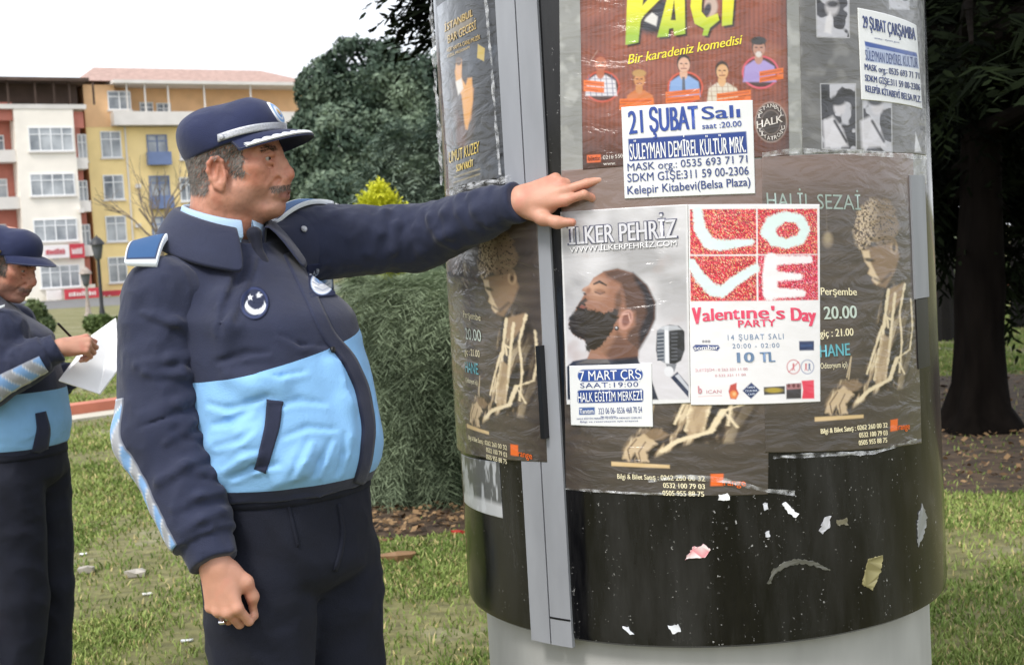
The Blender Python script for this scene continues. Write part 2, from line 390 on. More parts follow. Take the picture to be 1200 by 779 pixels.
# ---- the brown concert bill, used three times; drawing coordinates are those of the right-hand one
def harv(A):
    A.fill('4e453f'); 
    v = A.Y
    A.C *= (1+.28*np.sin(v*.42+3*fbm(A.Q, .02, 2))*.5)[..., None]; A.noise(.05, .35, 4)
    A.blend('857069', np.clip((255-A.Y)/70, 0, 1)*.9)
    A.blend('3f3935', np.clip((A.Y-450)/60, 0, 1)*.6)
    A.stroke([(968, 215), (969, 272)], .8, '6b6056'); A.ell(970, 281, 6.5, 9.5, '8e7f6c', soft=3, a=.8); A.ell(970, 279, 3.5, 5.5, 'b3a488', soft=3, a=.6)
    Z = lambda L: [(940+x/2.294, 200+y/2.294) for x, y in L]
    body = Z([(225, 300), (275, 300), (300, 400), (296, 500), (270, 585), (205, 590), (150, 625), (100, 660), (60, 655), (62, 620), (105, 565), (165, 560), (190, 480), (205, 400)])
    A.poly(body, '3a2f28', 5); bm_ = np.clip(.5-A.sd(body)/5, 0, 1)*np.clip((A.Y-315)/20, 0, 1); q_ = np.stack([A.X*.95+A.Y*.28, A.Y*.22-A.X*.1, 0*A.X], -1); n_ = fbm(q_, .16, 31, 3)
    A.blend('a58f74', bm_*np.clip((n_-.46)/.08, 0, 1)*np.clip((1068-A.X)/40, .15, 1)*.85); A.blend('dcc9a8', bm_*np.clip((n_-.57)/.05, 0, 1)*np.clip((1066-A.X)/34, .1, 1)*.9); A.blend('221b17', bm_*np.clip((.43-n_)/.06, 0, 1)*.8) 
    A.poly(Z([(160, 215), (175, 208), (250, 190), (262, 230), (250, 270), (225, 315), (212, 312), (193, 305), (186, 292), (190, 285), (176, 275), (182, 262), (168, 243), (167, 232)]), '8b725b', 3)
    A.poly(Z([(160, 215), (180, 215), (186, 250), (200, 280), (212, 300), (200, 306), (188, 294), (190, 286), (177, 277), (182, 262), (168, 243)]), 'e0c8a6', 2.5, .95)
    A.ell(940+180/2.294, 200+240/2.294, 6, 2.2, '2a201a', .2, 2, .9); A.stroke(Z([(195, 290), (214, 300), (238, 276)]), 3, '4a3a2e', 3, .8)
    A.ell(940+247/2.294, 200+207/2.294, 4.5, 7.5, 'a98f72', soft=2); A.ell(940+247/2.294, 200+207/2.294, 2, 4.5, '4d3c30', soft=2)
    hair = Z([(138, 160), (150, 110), (185, 75), (225, 75), (252, 105), (258, 160), (250, 195), (235, 190), (225, 205), (190, 190), (160, 215), (146, 200)])
    A.poly(hair, '7d6954', 3, rough=9, rs=.22)
    hd = np.clip(.5-A.sd(hair)/6, 0, 1); n = fbm(A.Q, .55, 8, 2); A.blend('d2bda0', hd*np.clip((n-.46)/.1, 0, 1)*.95*np.clip((1020-A.X)/18+.65, 0, 1)); A.blend('1d1815', hd*np.clip((.42-n)/.1, 0, 1)*.8)
    A.poly(Z([(232, 318), (275, 300), (270, 340), (245, 380), (228, 372)]), 'a58a6e', 3, .9)
    for L, wdt in ((([(232, 320), (222, 400), (212, 470), (196, 560)]), 4), (([(250, 330), (240, 420), (232, 500), (222, 560)]), 3.5), (([(276, 305), (262, 380), (268, 460), (262, 540)]), 2.5),
                   (([(292, 345), (297, 420), (290, 480), (255, 505), (275, 545)]), 2), (([(255, 505), (235, 560), (180, 590), (150, 620)]), 5), (([(215, 420), (188, 500), (175, 545)]), 3), (([(240, 400), (228, 395), (232, 420)]), 3), (([(210, 480), (200, 520), (208, 560)]), 5)):
        A.stroke(Z(L), wdt*.9, 'ead8b6', 1.6, 1.0, rough=2.2, rs=.25)
    A.poly(Z([(215, 440), (236, 450), (226, 560), (200, 575), (195, 555)]), 'b59c7d', 3, .85, rough=4)
    A.poly(Z([(105, 572), (140, 560), (165, 575), (150, 590), (112, 600)]), '8a735a', 3, .9)
    A.poly(Z([(62, 650), (66, 625), (88, 595), (112, 580), (140, 600), (118, 625), (122, 652), (100, 655), (92, 630), (80, 655)]), 'ceb695', 2.5, .95, rough=3)
    A.stroke(Z([(95, 595), (75, 625), (80, 652)]), 1.4, '6b5745', 1.4); A.stroke(Z([(115, 600), (100, 630), (104, 652)]), 1.2, '6b5745', 1.4)
    A.stroke(Z([(120, 555), (132, 500), (125, 560)]), 1.4, 'd9c4a2', 1.2, .8)
    A.poly(Z([(34, 662), (165, 655), (165, 664), (34, 674)]), 'd8bb8c', 1.2)
    A.poly([(1043.5, 492), (1052, 490.5), (1052, 504), (1043.5, 505.5)], 'ec6a1c', 1)
def harv_text(o):
    text(o, 'efe6c4', [('Perşembe', (962, 345.5), (1004, 346), 8.5, dict(bold=.012)), ('giç : 21.00', (961, 395), (1000, 393), 8.5, dict(bold=.012)),
        ('(Oditoryum içi)', (960, 432), (993, 430), 6.5), ('Bilgi & Bilet Satış : 0262 260 00 32', (962, 508), (1040, 500.5), 5.6, dict(bold=.02)),
        ('0532 100 79 03', (1007, 512.5), (1040, 509.5), 5.6, dict(bold=.02)), ('0505 955 88 75', (1006.5, 521.5), (1039.5, 518), 5.6, dict(bold=.02))])
    text(o, 'c4d2c8', [('20.00', (966, 374), (1004, 372.5), 14.5, dict(bold=.02))])
    text(o, '62aebb', [('HANE', (961, 418.5), (996, 416), 14, dict(bold=.014))])
    text(o, '93a49d', [('HALİL SEZAİ', (899, 243), (1009, 246), 17, dict(bold=-.012))])
    text(o, 'ec6a1c', [('range', (1053, 503.5), (1066, 502.5), 7.5, dict(bold=.01))])
LS = (math.nan,)
src = cylhit(np.array([955.]), np.array([489.])); cen = cylhit(np.array([717.]), np.array([541.])); lef = cylhit(np.array([551.5]), np.array([497.]))
shC = (float(cen[0][0]-src[0][0]), float(cen[1][0]-src[1][0])); shL = (float(lef[0][0]-src[0][0]), float(lef[1][0]-src[1][0]))
g_h = 'brown concert bills of a man writing at a table'
oc = sheet('poster', [(658, 200), (905, 186), (900, 579), (663, 573)], .0010, harv, M_print, 'brown concert bill on the column front, mostly hidden under the singer and party posters', 'poster', g_h, frame=shC); harv_text(oc)
orr = sheet('poster', [(893, 184), (1070, 180), (1080, 519), (897, 530)], .0018, harv, M_print, 'brown concert bill with curly haired man, right of the LOVE party poster', 'poster', g_h); harv_text(orr)
ol = sheet('poster', [(526, 262), (628, 232), (641, 541), (541, 531)], .0080, harv, M_print, 'brown concert bill left of the black lock bar, under the pointing sleeve', 'poster', g_h, frame=shL, thr=(-1.50, None, None, -1.50)); harv_text(ol)
# ---- grey backing paper left between the bills
def backing(A): A.fill('8b8c89'); A.noise(.03, .25, 3); A.smear('b5b6b2', .05, .55, .6, 2)
sheet('backing_sheet', [(655, -40), (1082, -40), (1086, 216), (658, 252)], .0003, backing, M_print, 'grey worn backing sheet showing in gaps round the upper posters', 'backing sheet')
# ---- comedy poster
def comedy(A):
    A.fill('8a4a36'); A.noise(.035, .45, 2); A.C *= (1+.16*np.sin(A.X*1.15+.2*np.sin(A.Y*.1)))[..., None]
    n = fbm(np.stack([A.X*.5, A.Y*1.6, 0*A.X], -1), .02, 6); A.blend('c08a74', np.clip((n-.5)/.2, 0, 1)*.45)
    A.blend('2b1d1a', np.clip((A.Y-120)/70, 0, 1)*.85); A.blend('2a1c18', np.clip((690-A.X)/14, 0, 1)*.5); A.blend('2a1c18', np.clip((A.X-908)/16, 0, 1)*.5)
    A.ell(765, 18, 26, 22, '2d2f38', soft=8); A.ell(830, 8, 26, 24, 'b99', soft=8) if False else None
    A.poly([(753, 24), (764, 15), (771, 20), (769, 31)], 'd8d6d2', 2); A.ell(833, 8, 8, 12, 'c9b0a4', soft=3); A.ell(829, 12, 4, 8, '3a3540', .3, 2)
    dk = '2c1a10'; hi, lo = lin('e8e32a'), lin('9cbf3e')
    L1 = [[(736, -30), (757, -30), (748, 50), (733, 53)], [(750, -30), (776, -28), (778, -5), (755, 18), (750, 26), (752, 8), (766, -8), (750, -10)],
          [(770, 44), (789, -30), (802, -30), (803, 40), (790, 42), (789, 33), (784, 34), (783, 43)], 
          [(812, -20), (836, -24), (846, -6), (835, -6), (823, -6), (822, 14), (828, 21), (841, 16), (843, 24), (832, 33), (829, 42), (823, 42), (825, 34), (814, 28), (809, 8)],
          [(847, -20), (862, -22), (858, 29), (846, 31)]]
    for L in L1: A.poly([(x+2.5, y+2.5) for x, y in L], dk, 2)
    t = np.clip((A.Y-8)/34, 0, 1)[..., None]; g = hi*(1-t)+lo*t
    for L in L1: A.blend(g, np.clip(.5-A.sd(L)/1.3, 0, 1))
    A.poly([(786, 24), (790, 0), (792, 24)], dk, 1.5)
    def man(x, y, skin, hairc, shirt, k=1.0, ring=None, cap=None, tie=None, patt=None):
        if ring: A.ell(x+2*k, y+26*k, 19*k, 17*k, ring, soft=1.5); A.ell(x+2*k, y+26*k, 17*k, 15*k, '4a2c26', soft=1.5)
        A.poly([(x-16*k, y+36*k), (x-14*k, y+20*k), (x-5*k, y+14*k), (x+6*k, y+14*k), (x+16*k, y+20*k), (x+18*k, y+36*k)], shirt, 2)
        if patt:
            for i in range(-2, 3): A.stroke([(x+i*6*k, y+14*k), (x+i*6*k+2, y+36*k)], 1.2, patt, 1.2, .7)
            for i in range(4): A.stroke([(x-15*k, y+(18+i*5)*k), (x+16*k, y+(18+i*5)*k)], 1.1, patt, 1.2, .6)
        A.ell(x, y+12*k, 4.2*k, 6*k, skin, soft=1.5); A.ell(x, y, 7.2*k, 9.5*k, hairc, soft=1.8); A.ell(x+.5, y+2.2*k, 6.2*k, 8*k, skin, soft=1.5)
        A.ell(x-2.4*k, y+.8*k, 1.3*k, .7*k, '3a241c', soft=1.2); A.ell(x+2.8*k, y+.8*k, 1.3*k, .7*k, '3a241c', soft=1.2); A.ell(x+.3, y+3*k, .9, 2, 'a86f55', soft=1.4, a=.6); A.stroke([(x-2.5*k, y+6*k), (x+3*k, y+6*k)], 1.1, '7a3d33', 1.2)
        if cap: A.ell(x, y-6*k, 8*k, 4.2*k, cap, soft=1.5)
        if tie: A.poly([(x-1.5, y+15*k), (x+1.5, y+15*k), (x+2.4, y+32*k), (x-1.8, y+32*k)], tie, 1.2)
    man(703.5, 73, 'b56a4e', '8a4434', 'd9d6dc', 1.1, 'c2503a', patt='6b6a88'); man(749, 92, 'c98a58', '8a5a30', 'c9743a', 1.0, cap='b58a4a')
    man(801, 74, 'd8ab92', '2a211f', '86a6d8', 1.1, 'd0563c', tie='5a6070'); man(846, 82, 'd8a878', '3a2a22', 'd9cfbe', 1.1, patt='a98a78'); man(889, 55, 'b98a78', '56423c', 'a795cf', 1.15, 'd65a6a', cap='33302f')
    A.ell(889, 64, 3.5, 3.5, 'd8d0cc', soft=2)
    for x, y, w2, a in ((684, 94, 24, .09), (726, 116, 40, -.02), (780, 108, 40, -.1), (840, 110, 40, -.12), (890, 84, 28, -.16)):
        for k in (0, 7): A.poly([(x, y+k), (x+w2, y+k+a*w2), (x+w2, y+k+6+a*w2), (x, y+k+6)], 'e2712a', 1.2); 
        A.stroke([(x+2, y+3), (x+w2-3, y+3+a*w2)], 1.6, 'a8451c', 1.5, .7); A.stroke([(x+2, y+10), (x+w2-8, y+10+a*w2)], 1.6, 'a8451c', 1.5, .7)
    A.ell(903.5, 143.5, 19, 24, 'b9aaa2', soft=1.2, a=.55); A.ell(903.5, 143.5, 17.6, 22.4, '2f221e', soft=1.2, a=.9)
    A.ell(903.5, 143.5, 11.5, 14.5, 'b9aaa2', soft=1.2, a=.4); A.ell(903.5, 143.5, 10.7, 13.6, '2c201c', soft=1.2, a=.9)
    A.poly([(688, 182), (704, 181), (704, 190), (688, 191)], 'e0662a', 1.2)
    A.stroke([(700, 60), (690, 75)], 1, 'c9a898', 1.5, .5)
oB = sheet('poster', [(679, -40), (921, -40), (925, 183), (683, 199)], .0018, comedy, M_print, 'red brown comedy poster with yellow letters and five people, above the 21 ŞUBAT notice', 'poster')
text(oB, 'ead92b', [('Bir karadeniz komedisi', (736, 75.5), (868, 52), 11, dict(bold=.02, shear=.12, up=(.05, -1)))])
text(oB, 'd9d2cc', [('HALK', (887, 151), (917, 143), 8.5, dict(bold=.02)), ('0216 550', (707, 187), (730, 185), 4.6), ('www.', (707, 194), (722, 193), 4),] +
     [(ch, (903.5+15*math.cos(a)-1.8, 143.5+19*math.sin(a)+1.8), (903.5+15*math.cos(a)+1.8, 143.5+19*math.sin(a)+1.5), 4.6, dict(bold=.01)) for ch, a in zip('İSTANBUL', np.linspace(R_(200), R_(330), 8))] +
     [(ch, (903.5+15*math.cos(a)-1.8, 143.5+19*math.sin(a)+2.2), (903.5+15*math.cos(a)+1.8, 143.5+19*math.sin(a)+1.8), 4.6, dict(bold=.01)) for ch, a in zip('TİYATROSU', np.linspace(R_(150), R_(20), 9))])
text(oB, '5a1d10', [('biletix', (689.5, 188.5), (703, 187.5), 5, dict(bold=.01))])
# ---- white notice 21 SUBAT
def plain(c='e8eaec', bars=()):
    def f(A):
        A.fill(c); A.noise(.03, .03, 7)
        for P, cc in bars: A.poly(P, cc, 1.0)
    return f
NAVY = '27479a'; NV2 = '30437f'
oC = sheet('notice', [(728, 126), (882, 117.5), (885, 227), (732, 233)], .0034, plain(bars=[([(736, 163), (874.5, 154), (876, 180), (737.5, 189.5)], '1f3f8c')]), M_notice, 'white printed notice reading 21 ŞUBAT Salı, pasted on the comedy poster', 'notice', 'white printed date notices')
kw = dict(coat=.3, bump=.25)
text(oC, NAVY, [('21', (737.5, 157.5), (753.5, 155.5), 26.5, dict(bold=.02)), ('ŞUBAT', (762, 154.8), (818, 151), 27, dict(bold=.025)), ('Salı', (823, 140), (867, 137.5), 14.5, dict(bold=.035)), ('saat :20.00', (823, 151.3), (869, 148), 6.5, dict(bold=.005))], **kw)
text(oC, NV2, [('MASK org.: 0535 693 71 71', (735.5, 200.5), (876, 190.5), 8.6, dict(bold=.004)), ('SDKM GİŞE:311 59 00-2306', (735.5, 213.5), (877.5, 204.5), 9.6, dict(bold=.006)), ('Kelepir Kitabevi(Belsa Plaza)', (735.5, 228), (879.5, 217.5), 9.6, dict(bold=.012))], **kw)
text(oC, 'e8eaec', [('SÜLEYMAN DEMİREL KÜLTÜR MRK.', (738.5, 187.5), (874, 178.5), 18.5, dict(bold=.006))], **kw)
# ---- dark poster with photographs, top right
def photos(A):
    A.fill('5e5d5c'); A.noise(.03, .35, 3); A.smear('8b8a88', .04, .55, .5, 6)
    for x0, y0, x1, y1, sd in ((955, -30, 995, 45, 1), (961, 98, 1003, 176, 2), (1010, 98, 1045, 179, 3), (1040, -30, 1065, 12, 4)):
        A.poly([(x0, y0), (x1, y0), (x1+1, y1), (x0+2, y1-1)], 'b9b9bd', 1); A.poly([(x0+1, y0+1), (x1-1, y0+1), (x1, y1-1), (x0+3, y1-2)], '2e2d33', 1)
        m = np.clip(.5-A.sd([(x0+1, y0+1), (x1-1, y0+1), (x1, y1-1), (x0+3, y1-2)])/1.0, 0, 1); n = fbm(A.Q, .075, sd*5+2, 2)
        A.blend('d3d3dc', m*np.clip((n-.52)/.05, 0, 1)*.75); A.blend('15141a', m*np.clip((.4-n)/.05, 0, 1)*.6)
    A.ell(975, 8, 8, 11, 'b9b6ba', soft=4); A.ell(976, 5, 7.5, 4, '2d2b30', soft=3); A.poly([(966, 38), (968, 22), (973, 14), (976, 24), (974, 40)], 'd8d6da', 3)
    for x, y in ((984, 122), (1028, 122)):
        A.ell(x, y+4, 7, 9, 'c9c6cc', soft=3); A.ell(x-2, y-4, 9, 6, '26252a', soft=3); A.poly([(x-20, y+20), (x-8, y+14), (x+4, y+30), (x+10, y+50), (x-18, y+52)], 'd5d3da', 4, .9); A.stroke([(x-6, y+20), (x+8, y+44)], 3, '3a3940', 2)
    A.poly([(1072, 178), (1073, 155), (1076, 165), (1080, 178)], 'd5d5da', 1.2)
oD = sheet('poster', [(936, -40), (1078, -40), (1085, 182), (941, 180)], .0018, photos, M_print, 'dark grey poster with small black and white photographs at the column top right', 'poster')
oE = sheet('notice', [(1005.5, 9.5), (1074, 30), (1081, 128), (1010, 117)], .0034, plain(bars=[([(1013, 48.5), (1074, 62), (1075.5, 67.5), (1014, 54.5)], '1f4a9c'), ([(1014, 54.5), (1075.5, 67.5), (1077, 81), (1015, 72)], 'aebbd8')]), M_notice, 'white printed notice reading 29 ŞUBAT, pasted on the dark photograph poster', 'notice', 'white printed date notices')
dn = dict(bold=.004)
text(oE, NV2, [('29 ŞUBAT ÇARŞAMBA', (1011.5, 32.5), (1073, 47.5), 14, dict(bold=.01)), ('MASK org.: 0535 693 71 71', (1013.5, 82), (1077.5, 93), 7.4, dn), ('SDKM GİŞE:311 59 00-2306', (1014, 95), (1078.5, 106.5), 7.6, dn), ('KELEPİR KİTABEVİ BELSA PLZ.', (1014.5, 107.5), (1079.5, 120.5), 7.6, dict(bold=.01)), ('SÜLEYMAN DEMİREL KÜLTÜR', (1014.5, 70.5), (1076, 80), 12, dict(bold=-.004)), ('sanatçı - tiyatro günü', (1025, 45.5), (1054, 51), 2)], **kw)
# ---- singer poster
def singer(A):
    A.fill('e2e2e4'); Z = lambda L: [(650+x/2.781, 230+y/2.781) for x, y in L]
    A.poly(Z([(22, 50), (425, 32), (437, 660), (48, 662)]), 'a9a8ab', 1.2)
    m = np.clip(.5-A.sd(Z([(22, 50), (425, 32), (437, 660), (48, 662)]))/1.2, 0, 1)
    A.blend('d9d8dc', m*np.clip((fbm(A.Q, .018, 12)-.4)/.25, 0, 1)); A.blend('d4d2d8', m*np.clip((A.Y-330)/80, 0, 1)); A.blend('b39f9b', m*np.clip((fbm(A.Q, .03, 15)-.6)/.15, 0, 1)*.5)
    shirt = Z([(42, 662), (40, 555), (60, 537), (110, 528), (200, 515), (268, 512), (275, 540), (310, 580), (330, 640), (338, 662)])
    A.poly(shirt, '1a2238', 1.5)
    A.poly(Z([(70, 545), (110, 530), (170, 528), (182, 545), (120, 545)]), '6f6a6a', 2, .7)
    head = Z([(118, 500), (98, 470), (60, 450), (45, 415), (62, 385), (72, 360), (88, 335), (100, 312), (88, 308), (92, 300), (112, 290), (126, 266), (160, 245), (205, 236), (255, 250), (300, 290), (327, 345), (326, 400), (306, 445), (272, 500), (272, 520), (180, 530), (105, 530)])
    A.poly(head, '9b6e5a', 1.4)
    hm = np.clip(.5-A.sd(head)/1.4, 0, 1)
    A.blend('c99d84', hm*np.clip(1-np.hypot((A.X-700)/16, (A.Y-338)/18), 0, 1)); A.blend('d3a890', hm*np.clip(1.2-np.hypot((A.X-690)/10, (A.Y-336)/7), 0, 1)*.8)
    skull = Z([(205, 236), (160, 246), (172, 262), (215, 285), (225, 320), (232, 372), (262, 376), (262, 420), (240, 440), (232, 470), (272, 505), (306, 445), (326, 400), (327, 345), (300, 290), (255, 250)])
    A.poly(skull, '3c2b2a', 5, .8); A.poly(Z([(255, 250), (300, 290), (327, 345), (326, 400), (306, 445), (276, 495), (275, 440), (300, 380), (290, 320), (262, 275)]), '141626', 5, .9)
    A.poly(Z([(232, 470), (272, 500), (272, 525), (180, 532), (150, 500), (205, 440)]), '5a3c33', 5, .8); A.poly(Z([(150, 480), (190, 440), (205, 450), (170, 510), (120, 525), (110, 505)]), '9a725e', 5, .7)
    beard = Z([(70, 365), (45, 400), (46, 432), (68, 455), (98, 472), (103, 505), (150, 492), (188, 440), (208, 395), (204, 362), (188, 372), (160, 382), (128, 370), (108, 368), (98, 352), (84, 345)])
    A.poly(beard, '17120f', 2.5, .97, rough=5, rs=.4); A.poly(Z([(100, 330), (84, 342), (76, 356), (90, 352), (108, 340)]), '201714', 2, .9)
    A.poly(Z([(88, 352), (80, 362), (92, 366), (106, 362)]), '8b5248', 1.6); A.poly(Z([(206, 395), (222, 340), (216, 300), (198, 320), (195, 362)]), '3a2a26', 5, .6)
    A.stroke(Z([(128, 286), (146, 278), (168, 290)]), [1.8, 3, 1.5], '231814', 1.5); A.stroke(Z([(132, 312), (148, 318), (162, 313)]), 1.5, '3a2520', 1.5); A.ell(650+148/2.781, 230+310/2.781, 6, 3, '805645', .2, 3, .7)
    A.ell(650+98/2.781, 230+318/2.781, 2, 1.2, '3a2520', .6, 1.4); A.ell(650+110/2.781, 230+306/2.781, 3, 3.5, '8a5c4a', .2, 3, .7)
    A.ell(650+232/2.781, 230+402/2.781, 7.8, 12.5, 'c08f80', .35, 1.6); A.ell(650+234/2.781, 230+400/2.781, 4.8, 8.5, '85564c', .35, 2); A.stroke(Z([(222, 385), (240, 382), (246, 405)]), 1.6, 'd3a596', 1.5); A.ell(650+202/2.781, 230+430/2.781, 2.6, 2.6, '1a1a20', soft=1.2); A.ell(650+201/2.781, 230+428/2.781, 1, 1, 'e8e8f0', soft=1)
    mic = Z([(350, 425), (375, 418), (405, 422), (423, 440), (424, 500), (412, 535), (390, 548), (360, 543), (336, 530), (330, 500), (333, 445)])
    A.poly(mic, '24252c', 1.3); A.poly(Z([(333, 438), (352, 425), (372, 422), (374, 545), (352, 540), (334, 525)]), '8d929c', 1.2)
    for y in range(446, 532, 12): A.poly(Z([(334, y), (356, y-2), (356, y+4), (334, y+6)]), '2f3b4c', .9); A.poly(Z([(380, y), (400, y-1), (400, y+3), (380, y+4)]), '5a5d66', .9)
    A.poly(Z([(358, 425), (371, 423), (373, 545), (360, 543)]), 'e6e8ee', 1.2); A.poly(Z([(337, 430), (360, 420), (398, 421), (415, 434), (372, 438)]), 'c8cbd3', 1.4, .8)
    A.poly(Z([(362, 546), (398, 546), (390, 572), (372, 572)]), '7c7f88', 1.2); A.ell(650+372/2.781, 230+570/2.781, 5.5, 6, 'dfe0e6', soft=1.4)
    A.poly(Z([(378, 590), (400, 572), (436, 615), (436, 655)]), '1e2a48', 1.3); A.poly(Z([(392, 585), (404, 578), (436, 620), (436, 634)]), 'c5c8d2', 1.3)
oG = sheet('poster', [(656.5, 248.5), (806, 239.5), (809, 472), (664, 474)], .0030, singer, M_print, 'pale poster of a bearded singer with a microphone, left of the LOVE poster', 'poster')
text(oG, '4b4d66', [('İLKER PEHRİZ', (666.5, 287.8), (793.6, 279.4), (21.5, 23.5), dict(bold=.055))])
text(oG, 'd3d3da', [('İLKER PEHRİZ', (667.5, 286.8), (792.6, 278.4), (19.5, 21.5), dict(bold=.02))], extra=.0022)
text(oG, '6a6b7a', [('WWW.İLKERPEHRİZ.COM', (668.2, 296.6), (793.6, 288.4), 6.3, dict(bold=.006))])
text(oG, 'f0f0f2', [('WWW.İLKERPEHRİZ.COM', (667.6, 296), (793, 287.8), 6.2, dict(bold=.002))], extra=.0022)
# ---- party poster
def party(A):
    A.fill('ecebee'); Z = lambda L: [(800+x/5.994, 230+y/5.994) for x, y in L]
    cells = [[(50, 92), (516, 90), (518, 408), (52, 410)], [(526, 90), (945, 88), (948, 406), (528, 408)], [(52, 420), (516, 418), (520, 734), (56, 738)], [(528, 416), (948, 412), (952, 728), (532, 733)]]
    nz = rng.random(A.X.shape); n2 = fbm(A.Q, .9, 3, 2); pal = [lin(c) for c in ('c4203c', 'e8354e', '8e1630', 'f0707c', 'e8b078', '5e2a2c', 'f6c8b8')]
    ed = [0, .28, .52, .68, .8, .88, .94, 1.01]
    G = np.zeros(A.C.shape)
    for i, c in enumerate(pal): G[(nz >= ed[i]) & (nz < ed[i+1])] = c
    G *= (.75+.5*n2)[..., None]
    for i, c in enumerate(cells): 
        a = np.clip(.5-A.sd(Z(c))/1.0, 0, 1); A.blend(np.clip(G*np.array([1, .8+.3*(i < 3), .9+.25*(i == 3)]), 0, 1), a)
    wv = 'dcefee'; e = dict(rough=4.5, rs=.6, soft=2.2)
    A.stroke(Z([(105, 110), (120, 230), (180, 325), (250, 345), (480, 322)]), [11.6, 13.775, 14.5, 13.05, 7.25], wv, **e)
    A.stroke(Z([(600, 250), (625, 185), (720, 140), (820, 160), (862, 230), (830, 300), (730, 335), (640, 310), (600, 250)]), [17.4, 15.95, 11.6, 11.6, 11.6, 11.6, 11.6, 13.05, 15.95], wv, **e)
    A.stroke(Z([(62, 470), (120, 570), (215, 660), (275, 672), (360, 600), (510, 505)]), [10.15, 13.05, 14.5, 13.05, 11.6, 10.15], wv, **e)
    w2 = 'f2eef2'; A.stroke(Z([(620, 440), (610, 560), (615, 680)]), [14.5, 17.4, 17.4], w2, **e); A.stroke(Z([(620, 450), (885, 445)]), [11.6, 8.7], w2, **e); A.stroke(Z([(620, 560), (820, 565)]), [13.05, 7.25], w2, **e); A.stroke(Z([(620, 680), (840, 680)]), [13.05, 8.7], w2, **e)
    Y = lambda L: [(800+x/5.994, 350+y/5.994) for x, y in L]
    A.poly(Y([(70, 340), (90, 322), (250, 325), (262, 345), (245, 366), (165, 352), (85, 370)]), '2f4585', 1); 
    for x in (145, 165, 185): A.ell(800+x/5.994, 350+300/5.994, 1.6, 1.6, '8a8a92', soft=1)
    A.poly(Y([(818, 298), (922, 296), (922, 362), (820, 364)]), '23345f', 1); A.stroke(Y([(835, 330), (905, 328)]), 3, '38507f', 2)
    for x in (778, 876):
        A.ell(800+x/5.994, 350+478/5.994, 8, 8.6, '8a93b5' if x > 800 else 'c46a72', soft=1); A.ell(800+x/5.994, 350+478/5.994, 7, 7.6, 'ecebee', soft=1)
    for x, c in ((778, 'c9606a'), (866, 'c9606a'), (890, '5a6a95')):
        A.ell(800+x/5.994, 350+460/5.994, 1.1, 1.1, c, soft=.9); A.stroke(Y([(x, 468), (x, 485)]), 1.8, c, .9); A.stroke(Y([(x, 485), (x-8, 503)]), .9, c, .9); A.stroke(Y([(x, 485), (x+8, 503)]), .9, c, .9)
    A.stroke(Y([(745, 515), (812, 445)]), .9, 'c9606a', .9)
    A.poly(Y([(322, 650), (335, 605), (380, 588), (378, 630), (395, 665), (375, 706), (335, 702)]), 'c0504a', 1.2); A.ell(800+358/5.994, 350+672/5.994, 4.6, 4.8, 'e58a52', soft=1.5); A.ell(800+362/5.994, 350+668/5.994, 2, 2.2, 'f0c08a', soft=1.5)
    A.poly(Y([(420, 645), (482, 588), (542, 642), (480, 702)]), '2f3f6c', 1)
    A.poly(Y([(570, 620), (718, 612), (718, 668), (572, 675)]), '3a3b40', 1); A.ell(800+640/5.994, 350+642/5.994, 10, 3, 'b09a3a', soft=2)
    A.poly(Y([(728, 600), (832, 590), (832, 700), (728, 704)]), '3d3a40', 1); A.poly(Y([(728, 600), (832, 590), (832, 632), (728, 638)]), 'a8757a', 1); 
    for x in (745, 780, 812): A.ell(800+x/5.994, 350+610/5.994, 1.8, 2.2, '6a3a40', soft=1)
    A.poly(Y([(835, 575), (922, 570), (925, 700), (838, 702), (846, 640)]), 'e2405a', 1.2)
    A.stroke(Y([(110, 685), (275, 680)]), .7, 'd9a8a8', 1)
oH = sheet('poster', [(806.5, 239.8), (960.5, 239.5), (961.5, 470.5), (809.5, 474.5)], .0030, party, M_print, 'white party poster with the word LOVE in red glitter squares', 'poster')
text(oH, 'e0486a', [('V', (812.6, 380.5), (821.5, 379), (20, 19), dict(bold=.05)), ('alent', (824, 376.5), (866.5, 373.5), (14.5, 14), dict(bold=.04)), ('ıne', (869.5, 373), (901, 373), (14, 14.5), dict(bold=.04)), ("'s", (905, 373.5), (919.5, 373.8), (14.5, 15), dict(bold=.04)), ('Day', (928, 375.5), (956, 377), (15, 16), dict(bold=.05)), ('PARTY', (865.5, 383.5), (909, 382), 8.2, dict(bold=.035))])
text(oH, '6a84a6', [('14 ŞUBAT SALI', (853, 398.5), (918.5, 397), 6.2, dict(sp=1.3)), ('20:00 - 02:00', (858.5, 408), (913.5, 407), 5.2, dict(sp=1.25)), ('10', (864.5, 424.6), (883.5, 424), 11.5, dict(bold=.05)), ('TL', (891.5, 424.2), (908, 423.6), 11.5, dict(bold=.05))])
text(oH, 'f0f0f4', [('sombar', (813.5, 410), (842, 409), 4.8, dict(bold=.03))])
text(oH, 'c98f98', [('İLETİŞİM : 0 262 321 11 00', (815, 435.5), (876, 433.5), 3), ('0 532 321 11 00', (838, 441.5), (874, 440), 2.8), ('b', (818.5, 461), (822.5, 460.8), 9, dict(bold=.03)), ('ICAN', (828, 461), (845.5, 460.5), 4)])
text(oH, 'c9d2e6', [('OPEN', (876, 455), (884.5, 454.6), 2.2, dict(bold=.02)), ('CLUB BAR', (873.5, 459), (887.5, 458.5), 2.2, dict(bold=.02)), ('CAFE', (876.5, 463), (884.5, 462.6), 2.2, dict(bold=.02))])
